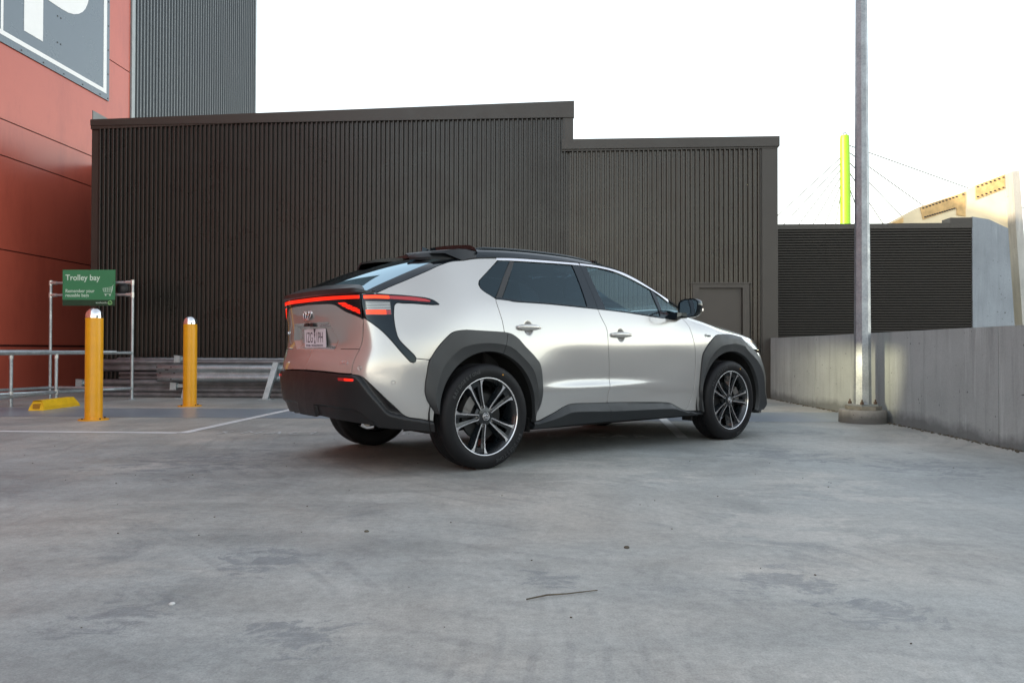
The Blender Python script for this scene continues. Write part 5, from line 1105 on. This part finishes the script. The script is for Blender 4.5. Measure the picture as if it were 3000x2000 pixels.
# --- side windows
gk = dict(net=NET_G)
def side_glass(sd, F_):
    q = dict(side=sd, net=NET_G, gap=0)
    # black frame backing from belt to drip in three pieces (rear quarter, rear door, front door), each with its glass opening left out: strips
    ch = crom(D['ch1'][:]); beltp = crom([D['belt1'][0]]+D['belt1'][1:])
    # strips under the drip
    panel('chrome_strip', loop(clipu(crom([(.268, 1.527), (.432, 1.538), (.813, 1.549), (1.150, 1.554)]), 0, 1.146), crom([(1.146, 1.5385), (1.075, 1.5385), (.803, 1.533), (.419, 1.520), (.262, 1.512)])), MT['strip'], off=.006, step=.05, skirt=.006, **q)
    panel('chrome_strip', loop(crom([(1.154, 1.5545), (1.385, 1.5465), (1.62, 1.511), (1.770, 1.457), (1.912, 1.385), (2.09, 1.287)]), crom([(2.085, 1.262), (1.98, 1.335), (1.833, 1.406), (1.686, 1.466), (1.534, 1.511), (1.372, 1.532), (1.215, 1.5385), (1.154, 1.5385)])), MT['strip'], off=.006, step=.04, skirt=.006, **q)
    panel('drip_channel', loop(crom([(-.05, 1.483), (.065, 1.507), (.306, 1.530), (.432, 1.537), (.813, 1.549), (1.161, 1.555), (1.385, 1.547), (1.626, 1.511), (1.775, 1.457), (1.915, 1.386), (2.09, 1.287), (2.28, 1.17)]), crom([(2.30, 1.185), (2.09, 1.300), (1.915, 1.400), (1.775, 1.471), (1.626, 1.524), (1.385, 1.561), (1.161, 1.568), (.813, 1.561), (.432, 1.550), (.306, 1.541), (.065, 1.517), (-.055, 1.490)])), MT['inner'], off=.001, step=.04, skirt=.01, **q)
    # belt strip
    panel('belt_moulding', loop(crom([(.137, 1.210), (.282, 1.199), (.64, 1.1935), (1.022, 1.179), (1.166, 1.172), (1.521, 1.155), (1.951, 1.119), (1.977, 1.119)]), crom([(1.978, 1.130), (1.952, 1.131), (1.61, 1.153), (1.23, 1.1735), (1.06, 1.184), (.64, 1.199), (.326, 1.207), (.18, 1.219), (.139, 1.216)])), MT['gblack'], off=.004, step=.04, skirt=.008, **q)
    # quarter glass
    panel('quarter_window', loop(crom([(.283, 1.511), (.178, 1.441), (.072, 1.365), (.034, 1.333), (.023, 1.308), (.029, 1.285), (.050, 1.262), (.096, 1.235), (.133, 1.216)]), lin((.133, 1.216), (.262, 1.373), (.395, 1.521)), lin((.395, 1.521), (.283, 1.511))), MT['glass_r'], off=-.001, step=.04, skirt=0, **q)
    fr = dict(off=-.002, step=.03, skirt=.01)
    # door frames
    panel('window_frame', loop(lin((.137, 1.212), (.266, 1.374), (.402, 1.522)), lin((.402, 1.522), (.440, 1.519), (.318, 1.374), (.190, 1.213)), lin((.19, 1.213), (.137, 1.212))), MT['black'], **{**q, **fr})
    panel('window_frame', loop(lin((1.055, 1.182), (1.165, 1.174)), crom([(1.163, 1.174), (1.149, 1.367), (1.150, 1.5375)]), lin((1.150, 1.5375), (1.062, 1.538)), crom([(1.062, 1.538), (1.058, 1.35), (1.055, 1.182)])), MT['gblack'], **{**q, **fr, 'off': .002})
    panel('window_frame', loop(lin((1.168, 1.174), (1.255, 1.169)), crom([(1.255, 1.169), (1.222, 1.35), (1.214, 1.537)]), lin((1.214, 1.537), (1.154, 1.5375)), crom([(1.154, 1.5375), (1.153, 1.367), (1.168, 1.174)])), MT['gblack'], **{**q, **fr, 'off': .002})
    panel('window_frame', loop(crom([(1.905, 1.365), (1.912, 1.247), (1.925, 1.132)]), lin((1.925, 1.132), (1.972, 1.128)), crom([(1.972, 1.128), (1.957, 1.20), (1.948, 1.345)]), lin((1.948, 1.345), (1.905, 1.365))), MT['gblack'], **{**q, **fr, 'off': .002})
    panel('rear_door_window', loop(lin((.196, 1.212), (.326, 1.374), (.438, 1.5195)), crom([(.438, 1.5195), (.722, 1.531), (1.064, 1.5385)]), crom([(1.064, 1.5385), (1.058, 1.35), (1.057, 1.184)]), crom([(1.057, 1.184), (.64, 1.196), (.33, 1.206), (.196, 1.212)])), MT['glass_r'], off=-.005, step=.05, skirt=0, **q)
    panel('front_door_window', loop(crom([(1.253, 1.171), (1.222, 1.35), (1.213, 1.537)]), crom([(1.213, 1.537), (1.369, 1.531), (1.529, 1.510), (1.68, 1.466), (1.828, 1.406), (1.907, 1.370)]), crom([(1.907, 1.370), (1.914, 1.247), (1.927, 1.134)]), crom([(1.927, 1.134), (1.61, 1.153), (1.253, 1.171)])), MT['glass_f'], off=-.005, step=.05, skirt=0, **q)
    panel('small_front_window', loop(crom([(1.946, 1.350), (1.955, 1.20), (1.968, 1.165)]), crom([(1.968, 1.165), (2.06, 1.16), (2.13, 1.17), (2.20, 1.19)]), crom([(2.20, 1.19), (2.085, 1.264), (1.98, 1.335), (1.946, 1.350)])), MT['glass_f'], off=-.005, step=.04, skirt=0, **q)
    panel('mirror_sail', loop(crom([(1.968, 1.165), (2.06, 1.16), (2.13, 1.17), (2.22, 1.19)]), lin((2.22, 1.19), (2.30, 1.155)), crom([(2.30, 1.155), (2.233, 1.134), (2.175, 1.118), (2.111, 1.112), (2.05, 1.112), (1.979, 1.121)]), lin((1.979, 1.121), (1.968, 1.165))), MT['gblack'], off=.002, step=.03, skirt=.01, **q)
for sd_ in (-1, 1): side_glass(sd_, None)
# --- door mirrors
def door_mirror(sd):
    c = np.array([2.16, sd*1.005, 1.205]); s = MB(); n = 28; vs = []
    prof = [(-.052, .93), (-.052, 1.0), (-.035, 1.02), (.0, .99), (.04, .86), (.07, .62), (.085, .30), (.088, .01)]
    def outl(k):
        a = 2*pi*k/n; x = cos(a); z = sin(a); r = (abs(x)**3.2+abs(z)**3.2)**(-1/3.2)
        yy = x*r*.118; zz = z*r*.082; yy *= (1.0+.10*(zz/.082)); return yy+zz*.10, zz-.0*yy
    for dx, sc_k in prof:
        for k in range(n): y, z = outl(k); vs.append((c[0]+dx-.12*(y)*1.0, c[1]+sd*y*sc_k, c[2]+z*sc_k))
    s.add(vs, [((i*n+k), (i*n+(k+1) % n), ((i+1)*n+(k+1) % n), ((i+1)*n+k)) if sd > 0 else ((i*n+k), ((i+1)*n+k), ((i+1)*n+(k+1) % n), (i*n+(k+1) % n)) for i in range(len(prof)-1) for k in range(n)], True)
    o = s.build('door_mirror', MT['gblack'], CAR, auto=40)
    s = MB(); ring = []
    for k in range(n): y, z = outl(k); ring.append((c[0]-.046-.12*y, c[1]+sd*y*.90, c[2]+z*.88))
    s.add(ring, [tuple(range(n)) if sd < 0 else tuple(range(n))[::-1]], False)
    # turn the glass a little inwards and down
    s.build('mirror_glass', MT['mirror'], o)
    s = MB(); s.obox(c+[.012, sd*.090, -.012], (1, -sd*.35, 0), (sd*.35, 1, 0), (0, 0, 1), .040, .010, .010); s.build('indicator_strip', MT['strip'], o, auto=30)
    s = MB(); s.prism([(2.06, 1.115), (2.20, 1.120), (2.22, 1.165), (2.07, 1.170)], .83, .925, lambda a, b, k: (a, sd*k, b)); s.prism([(2.135, 1.118), (2.21, 1.122), (2.21, 1.15), (2.135, 1.155)], .925, .97, lambda a, b, k: (a, sd*k, b+.01)); s.build('mirror_arm', MT['gblack'], o, auto=30)
for sd_ in (-1, 1): door_mirror(sd_)
# --- door handles
def handle(sd, u0, u1, v, door):
    uc = (u0+u1)/2; L = u1-u0; s = MB(); n = 14; vs = []; K = 26
    for i in range(K):
        t = .5-.5*cos(pi*i/(K-1)); u = u0+L*t; e = (1-abs(2*t-1)**4)**.5*.9+.1 if t < .5 else max(.05, 1-((t-.5)*2)**2.2)
        h = .0225*e; out = .034*min(1, e*1.15); b = S([u], [v])[0]; nn_ = SN([u], [v])[0]
        for k in range(n):
            a = 2*pi*k/n; q = b+nn_*(out*.62+h*.75*cos(a)); vs.append((q[0], sd*q[1], q[2]+h*sin(a)+.002))
    s.add(vs, [(i*n+k, (i+1)*n+k, (i+1)*n+(k+1) % n, i*n+(k+1) % n) if sd < 0 else (i*n+k, i*n+(k+1) % n, (i+1)*n+(k+1) % n, (i+1)*n+k) for i in range(K-1) for k in range(n)]+[tuple(range(n)), tuple(range((K-1)*n, K*n))], True)
    o = s.build('door_handle', P_, door, auto=50)
for sd_, a_, b_ in ((-1, rd, fd), (1, rd2, fd2)):
    handle(sd_, .290, .540, 1.002, a_); handle(sd_, 1.277, 1.540, .961, b_)
# --- badges, plate
SILV = MT['chrome']
def badge_rings(c, xdir, ydir, r, par, th_=.004):
    x, y = Vector(xdir), Vector(ydir); c = Vector(c); s = MB()
    for (ox, oy, a, b) in ((0, 0, 1, .70), (0, 0, .36, .62), (0, .24, .74, .32)):
        s.tube([c+x*(ox+a*r*cos(t) if ox == 0 else 0)+y*((oy*r)+b*r*sin(t)) for t in np.linspace(0, 2*pi, 30)], r*.055+th_*.3, 6)
    return s.build('emblem', SILV, par, auto=60)
ec = S([-1.6], [1.095])[0]; s = MB(); s.lathe([(0, 0), (.062, 0), (.062, .002), (0, .003)], 30, c=(0, 0, 0)); eb = s.build('emblem_disc', MT['black'], gate)
eb.matrix_local = frame((ec[0]-.002, 0, 1.095), (0, -1, 0), (.18, 0, 1)); eb.scale = (1, .72, 1)
badge_rings((ec[0]-.005, 0, 1.095), (0, -1, 0), (.18, 0, .98), .066, gate)
px_ = float(S([-1.6], [.92])[0][0])-.0
pf = frame((-.874, .186, .855), (0, -1, 0), (-.04, 0, 1))
s = MB(); pts = [(0, 0), (.372, 0), (.372, .134), (0, .134)]; s.prism([(.006, 0), (.366, 0), (.372, .006), (.372, .128), (.366, .134), (.006, .134), (0, .128), (0, .006)], -.002, .001)
s.v = [tuple(pf @ Vector(v)) for v in s.v]; pl = s.build('number_plate', MT['plate'], CAR)
s = MB(); s.prism([(-.004, -.004), (.376, -.004), (.376, .138), (-.004, .138)], -.006, -.0025); s.v = [tuple(pf @ Vector(v)) for v in s.v]; s.build('plate_frame', MT['black'], pl)
def ptxt(t, size, x, y, sx, mat=MT['plateink'], par=pl, F0=pf, **k): return text(t, size, mat, 'lettering', par, F0 @ Matrix.Translation((x, y, .0014)), ext=.0003, sx=sx, **k)
ptxt('1ZG', .108, .016, .036, .66); ptxt('1PH', .108, .205, .036, .66); ptxt('VICTORIA - THE EDUCATION STATE', .0195, .022, .008, .93, bold=.0004)
s = MB(); s.prism([(.165, .134), (.203, .134), (.184, .092)], .0012, .0018); s.prism([(.172, .098), (.196, .098), (.184, .060)], .0012, .0018); s.prism([(.170, .030), (.198, .030), (.184, .062)], .0012, .0018); s.v = [tuple(pf @ Vector(v)) for v in s.v]; s.build('plate_mark', MT['plateink'], pl)
s = MB(); s.obox((-.905, .05, 1.018), (1, 0, 0), (0, 1, 0), (0, 0, 1), .02, .035, .010); s.obox((-.905, -.045, 1.016), (1, 0, 0), (0, 1, 0), (0, 0, 1), .02, .028, .012); s.build('gate_camera', MT['black'], gate)
def badge(t, u, v, side_, size, sx=1, net=None, off=.002, par=None, mat=SILV):
    c = S([u], [v])[0]; n_ = SN([u], [v])[0]; c = c+n_*off; c[1] *= side_; n_[1] *= side_; n_ = Vector(n_)
    up = Vector((0, 0, 1)); up = (up-n_*up.dot(n_)).normalized(); x = up.cross(n_)
    return text(t, size, mat, 'lettering', par, frame(c, x, up), ext=.0012, sx=sx, bold=.0006)
badge('AWD', -1.128, .742, -1, .028, 1.25, par=gate); badge('bZ4X', -1.02, .955, 1, .034, 1.2, par=gate)
badge('BEV', 2.53, .962, -1, .024, 1.2, par=fender, mat=MT['gblack'])
s = MB(); q = S([2.508], [.974])[0]+SN([2.508], [.974])[0]*.003; s.tube([(q[0]+.011*cos(t), -q[1], q[2]+.011*sin(t)) for t in np.linspace(0, 2*pi, 16)], .0022, 6); s.build('round_mark', MT['gblack'], fender)
for u, v in ((-.917, .719), (-.708, .624)):
    for sd_, p_ in ((-1, bs), (1, bs2)):
        q = S([u], [v])[0]; n_ = SN([u], [v])[0]; q[1] *= sd_; n_[1] *= sd_; n_ = Vector(n_); up = Vector((0, 0, 1)); up = (up-n_*up.dot(n_)).normalized()
        s = MB(); s.lathe([(0, .003), (.010, .003), (.011, .0), (.0145, .002), (.015, 0)], 18); s.v = [tuple(frame(q, up.cross(n_), up) @ Vector(v_)) for v_ in s.v]; s.build('parking_sensor', P_, p_, auto=40)
# --- inner shell, floor, wheel wells
inner = loop(lin((-1.6, .40), (-.52, .40)), [(.02+.50*cos(a), .37+.50*sin(a)) for a in np.linspace(pi, 0, 30)], lin((.53, .28), (2.36, .28)), [(2.86+.50*cos(a), .37+.50*sin(a)) for a in np.linspace(pi, 0, 30)], lin((3.40, .34), (4.2, .30)), lin((4.2, .30), (4.2, .88)), lin((4.2, .88), (3.3, .90)), lin((3.3, .90), (2.2, 1.06)), lin((2.2, 1.06), (-.9, 1.15)), lin((-.9, 1.15), (-1.6, 1.15)))
both('inner_shell', inner, MT['inner'], off=-.06, gap=0, skirt=0, step=.06)
s = MB(); s.box(-.36, 3.40, -.72, .72, .262, .29); s.box(-.78, -.5, -.55, .55, .43, .46); s.box(-.42, .42, -.56, .56, .2901, .62); s.box(2.4, 3.3, -.56, .56, .2901, .62)
for sd_ in (-1, 1):
    s.box(.50, 2.36, sd_*.60-.20, sd_*.60+.20, .235, .2549)
for cx_ in (0.02, 2.86):
    for sd_ in (-1, 1):
        V_ = []; n = 24
        for k in range(n+1):
            a = pi*k/n*1.16-.25; V_ += [(cx_+.47*cos(a), sd_*.885, .39+.47*sin(a)), (cx_+.47*cos(a), sd_*.56, .39+.47*sin(a))]
        s.add(V_, [(2*k, 2*k+1, 2*k+3, 2*k+2) for k in range(n)], True); s.add([(cx_+.5*cos(a), sd_*.562, .39+.5*sin(a)) for a in np.linspace(-.25, pi+.25, 24)], [tuple(range(24))], False)
s.build('underbody', MT['inner'], CAR)
s = MB(); s.tube([(0.0, -.62, .36), (0, .62, .36)], .045); s.tube([(-.25, -.5, .30), (-.25, .5, .30)], .03); s.tube([(.1, .60, .5), (-.05, .55, .22), (-.3, .3, .25)], .03); s.build('rear_axle', MT['disc'], CAR)
for sd_ in (-1, 1):
    for bx_ in ((-.47, -.45, sd_*.78-.06, sd_*.78+.02, .285, .40), (.45, .47, sd_*.78-.05, sd_*.78+.05, .225, .33), (2.36, 2.385, sd_*.79-.05, sd_*.79+.05, .20, .30), (3.36, 3.40, sd_*.80-.08, sd_*.80+.04, .222, .27)):
        s = MB(); s.box(*bx_); s.build('mud_flap', MT['inner'], CAR)
# --- cabin
s = MB()
def seat(x, y, sc_=1):
    m_ = MB(); 
    for (cx, cy, cz, hx, hy, hz, tilt) in ((x, y, .62, .25, .25, .07, 0), (x-.27, y, .93, .065, .24, .32, -.30), (x-.375, y, 1.30, .045, .13, .085, -.25)):
        ax_ = Vector((cos(tilt), 0, -sin(tilt))); az_ = Vector((sin(tilt), 0, cos(tilt))); m_.obox((cx, cy, cz), ax_, (0, 1, 0), az_, hx, hy, hz)
    return m_
for (x, y) in ((1.45, -.37), (1.45, .37), (.50, -.37), (.50, .37), (.50, 0)):
    m_ = seat(x, y); o = m_.build('seat', MT['seatm'], CAR); b = o.modifiers.new('b', 'BEVEL'); b.width = .04; b.segments = 3
s = MB(); s.prism([(1.95, .6), (2.40, .6), (2.40, 1.10), (2.15, 1.13), (1.98, 1.06)], -.72, .72, lambda a, b, c: (a, c, b)); s.prism([(1.93, 1.05), (2.02, 1.05), (2.05, 1.165), (1.98, 1.165)], -.62, -.22, lambda a, b, c: (a, c, b)); o = s.build('dashboard', MT['cablk'], CAR); 
s = MB(); cw = Vector((1.86, -.37, 1.03)); a1_ = Vector((0, 1, 0)); a2_ = Vector((.38, 0, .92)); s.tube([cw+a1_*.185*cos(t)+a2_*.175*sin(t) for t in np.linspace(0, 2*pi, 36)], .016, 8); s.tube([cw-a1_*.17, cw+Vector((.03, 0, 0)), cw+a1_*.17], .02, 8); s.build('steering_wheel', MT['black'], CAR)
s = MB(); s.box(-.45, 2.2, -.70, .70, .50, .54); s.box(-.75, .15, -.55, .55, .56, 1.02); s.build('cabin_floor', MT['seatm'], CAR)
hl_ = MB(); xs = np.linspace(.0, 1.32, 12); V_ = []
for x in xs:
    for t in np.linspace(.04, 1.96, 15):
        tt = t if t <= 1 else 2-t; q = roofP([x], [tt])[0]; V_.append((q[0], -q[1] if t <= 1 else q[1], q[2]-.035))
hl_.add(V_, [(i*15+k, i*15+k+1, (i+1)*15+k+1, (i+1)*15+k) for i in range(11) for k in range(14)], True); hl_.build('headlining', MT['cablk'], CAR)
# --- wheels
def wheel(cx, sd, phase):
    """built with its outer face towards -y, then turned for the far side"""
    r = empty('wheel', (cx, -.815*1.0 if sd < 0 else .815, .3715)); r.parent = CAR
    if sd > 0: r.rotation_euler = (0, 0, pi)
    prof = [(.250, .105), (.262, .112), (.285, .118), (.32, .122), (.345, .118), (.362, .104), (.3690, .088), (.3715, .06), (.3715, .031)]
    for y in (.030, .010, -.012, -.034):
        prof += [(.3715, y), (.3645, y-.001), (.3645, y-.008), (.3715, y-.009)]
    prof += [(.3712, -.070), (.3690, -.088), (.364, -.100), (.352, -.112), (.338, -.1185), (.322, -.1215), (.306, -.1205), (.292, -.117), (.283, -.113), (.276, -.110), (.262, -.100)]
    s = MB(); s.lathe(prof, 96, axis='y'); o = s.build('tyre', MT['tyre'], r, auto=40)
    # tread sipes on the shoulders
    s = MB()
    for k in range(72):
        a = 2*pi*k/72
        for y0, y1, sk in ((-.106, -.048, .03), (.106, .048, -.03)):
            p = []; 
            for t in (0, .5, 1):
                y = y0+(y1-y0)*t; rr_ = float(np.interp(abs(y), [.048, .06, .088, .100, .106], [.3718, .3718, .3694, .3645, .358]))+.0006; aa = a+sk*t; p.append((rr_, aa, y))
            vs = []
            for rr_, aa, y in p: vs += [(rr_*cos(aa-.0035), y, rr_*sin(aa-.0035)), (rr_*cos(aa+.0035), y, rr_*sin(aa+.0035))]
            s.add(vs, [(0, 2, 3, 1), (2, 4, 5, 3)], False)
    s.build('tread_sipes', MT['inner'], o)
    # raised lettering
    letters = []
    for base_a in (radians(128), radians(-52)):
        word = 'BRIDGESTONE'; rad_ = .312
        for i, ch in enumerate(word):
            a = base_a-(i-5)*.0855+ .0
            rd_ = Vector((cos(a), 0, sin(a))); tg = Vector((sin(a), 0, -cos(a)))
            letters.append(text(ch, .034, MT['tyretext'], 'lettering', None, frame(rd_*rad_+Vector((0, -.1225, 0))-tg*.011, tg, rd_), ext=.001, sx=.95, bold=.0006))
    join_meshes(letters, 'lettering').parent = o
    s = MB(); a = radians(66); s.lathe([(0, 0), (.005, .0)], 10, axis='y', c=(.318*cos(a), -.1222, .318*sin(a))); s.build('paint_dot', MT['yellow'], o)
    # rim barrel
    s = MB(); s.lathe([(.276, -.1095), (.2735, -.1125), (.268, -.111), (.264, -.104), (.258, -.096), (.250, -.085), (.236, -.05), (.232, .06), (.25, .095), (.262, .108)], 72, axis='y'); rim = s.build('rim_barrel', MT['rimdark'], r, auto=40)
    s = MB(); s.lathe([(.2745, -.1128), (.2715, -.1136), (.2680, -.1118), (.2662, -.1078)], 72, axis='y'); s.build('rim_lip', MT['rimsilver'], rim, auto=60)
    def fy(s_): return -.088-.010*np.clip((s_-.05)/.2, 0, 1)**1.5*1.3+.006*sin(pi*min(1, max(0, (s_-.05)/.2)))
    def P2(a, s_, t_, y):  # radial s_, lateral t_
        return (s_*cos(a)-t_*sin(a), y, s_*sin(a)+t_*cos(a))
    sil = MB(); drk = MB(); win = MB()
    for j in range(5):
        a = phase+j*2*pi/5
        for side_ in (-1, 1):
            # silver rib along the spoke: inner and outer lateral offsets at stations
            st = [.058, .075, .12, .17, .215, .238, .252, .2665]
            ti = [.0125, .0155, .0222, .0302, .0382, .0413, .0430, .0440]
            to = [.0200, .0235, .0308, .0396, .0490, .0580, .0700, .0890]
            stO = [.058, .075, .12, .17, .215, .236, .247, .2530]
            vs = []
            for k in range(len(st)):
                vs += [P2(a, st[k], side_*ti[k], fy(st[k])), P2(a, stO[k], side_*to[k], fy(stO[k]))]
            n_ = len(st); vs2 = [(x, y+.010, z) for x, y, z in vs]; b0 = len(vs)
            fs = [(2*k, 2*k+1, 2*k+3, 2*k+2) for k in range(n_-1)]
            fs = [f if side_ > 0 else f[::-1] for f in fs]
            sd1 = [(2*k+2, 2*k, b0+2*k, b0+2*k+2) for k in range(n_-1)]+[(2*k+1, 2*k+3, b0+2*k+3, b0+2*k+1) for k in range(n_-1)]
            sil.add(vs, fs, False); drk.add(vs+vs2, [f if side_ > 0 else f[::-1] for f in sd1], False)
            # dark flank falling back towards the opening
            vs = []
            for k in range(n_-1):
                b_ = .012+.030*min(1, (stO[k]-.058)/.12); vs += [P2(a, stO[k], side_*to[k], fy(stO[k])+.0005), P2(a, stO[k], side_*(to[k]+b_*.55), fy(stO[k])+.045)]
            fs = [(2*k, 2*k+1, 2*k+3, 2*k+2) for k in range(n_-2)]; drk.add(vs, [f if side_ > 0 else f[::-1] for f in fs], False)
            # inner dark beam beside the rib, leaving the slot
            vs = []; si = [.075, .11, .15, .19, .225, .2665]; tb_ = [.0, .0085, .0115, .0150, .0180, .0215]; ta_ = [float(np.interp(q, st, ti)) for q in si]
            for k in range(len(si)): vs += [P2(a, si[k], side_*tb_[k], fy(si[k])+.012), P2(a, si[k], side_*ta_[k], fy(si[k])+.008)]
            m2 = len(vs); vs += [(x, y+.035, z) for x, y, z in vs]
            fs = [(2*k, 2*k+1, 2*k+3, 2*k+2) for k in range(len(si)-1)]+[(2*k+2, 2*k, m2+2*k, m2+2*k+2) for k in range(len(si)-1)]
            drk.add(vs, [f if side_ > 0 else f[::-1] for f in fs], False)
        # blocks closing the spoke at hub and rim
        drk.add([P2(a, .222, -.018, fy(.222)+.011), P2(a, .222, .018, fy(.222)+.011), P2(a, .2665, .0216, fy(.266)+.009), P2(a, .2665, -.0216, fy(.266)+.009), P2(a, .222, -.018, fy(.222)+.04), P2(a, .222, .018, fy(.222)+.04)], [(0, 1, 2, 3), (0, 4, 5, 1)], False)
        # U shaped silver bow near the hub
        bow = [P2(a, .052+.010*(1-cos(q)), .0155*sin(q), fy(.055)) for q in np.linspace(-pi/2, pi/2, 9)]
        vs = []
        for q in np.linspace(-pi/2, pi/2, 9):
            vs += [P2(a, .0575-.0065*cos(q)*1.0, .0185*sin(q), fy(.055)), P2(a, .0575-.0015*cos(q)*1.0, .0125*sin(q), fy(.055))]
        sil.add(vs, [(2*k, 2*k+2, 2*k+3, 2*k+1) for k in range(8)], False)
        win.lathe([(0, -.080), (.0085, -.080), (.0095, -.070)], 8, axis='y', c=(.070*cos(a), 0, .070*sin(a)), smooth=False)
        am = a+pi/5
        drk.add([P2(am, .035, -.014, -.082), P2(am, .035, .014, -.082), P2(am, .075, .020, -.060), P2(am, .075, -.020, -.060)], [(0, 1, 2, 3)], False)
    sil.build('machined_spoke_face', MT['rimsilver'], rim); drk.build('spoke_body', MT['rimdark'], rim)
    win.build('wheel_nuts', MT['disc'], rim)
    s = MB(); s.lathe([(0, -.072), (.060, -.072), (.062, -.086), (.045, -.090), (.034, -.092)], 30, axis='y'); s.build('hub', MT['rimdark'], rim, auto=30)
    s = MB(); s.lathe([(0, -.0965), (.026, -.096), (.0315, -.0925), (.033, -.088)], 30, axis='y'); s.build('centre_cap', MT['black'], rim, auto=50)
    s = MB(); s.tube([(.0275*cos(t), -.0970, .0275*sin(t)) for t in np.linspace(0, 2*pi, 26)], .0018, 5)
    for (oy, A1, A2) in ((0, .021, .015), (0, .0075, .0135), (.0045, .0155, .0065)): s.tube([(A1*cos(t), -.0975, oy+A2*sin(t)) for t in np.linspace(0, 2*pi, 22)], .0014, 5)
    s.build('cap_emblem', MT['rimsilver'], rim)
    s = MB(); s.lathe([(.07, -.035), (.165, -.035), (.165, -.012), (.07, -.012)], 48, axis='y'); s.lathe([(0, -.06), (.07, -.055), (.075, -.03)], 24, axis='y'); s.build('brake_disc', MT['discd'], r, auto=30)
    s = MB(); aa = radians(150) if cx < 1 else radians(20)
    for k in range(3): s.obox((.150*cos(aa+(k-1)*.24), -.035, .150*sin(aa+(k-1)*.24)), (-sin(aa+(k-1)*.24), 0, cos(aa+(k-1)*.24)), (0, 1, 0), (cos(aa+(k-1)*.24), 0, sin(aa+(k-1)*.24)), .024, .034-.004*abs(k-1), .034)
    s.build('brake_caliper', MT['disc'], r)
for cx_, sd_, ph_ in ((0, -1, radians(112)), (2.85, -1, radians(75)), (0, 1, radians(20)), (2.85, 1, radians(50))): wheel(cx_, sd_, ph_)
# --- dipped headlamps, lit: each with an added plate ahead of the nose, cutting the beam level
for sd_ in (-1, 1):
    pass
    s = MB(); s.box(3.700, 3.775, sd_*.58-.07, sd_*.58+.07, .8468, .8500); s.box(3.770, 3.7749, sd_*.58-.07, sd_*.58+.07, .8404, .8467); s.build('added_beam_plate', MT['black'], CAR)
    L_ = bpy.data.lights.new('headlamp_beam', 'SPOT'); lo_ = bpy.data.objects.new('headlamp_beam', L_); COL.objects.link(lo_); lo_.parent = CAR
    L_.energy = 68; L_.color = (1, .90, .58); L_.spot_size = radians(58); L_.spot_blend = 1.0; L_.shadow_soft_size = .004
    lo_.location = (3.712, sd_*.58, .840); lo_.rotation_euler = Vector((1, 0, -.05)).to_track_quat('-Z', 'Y').to_euler()
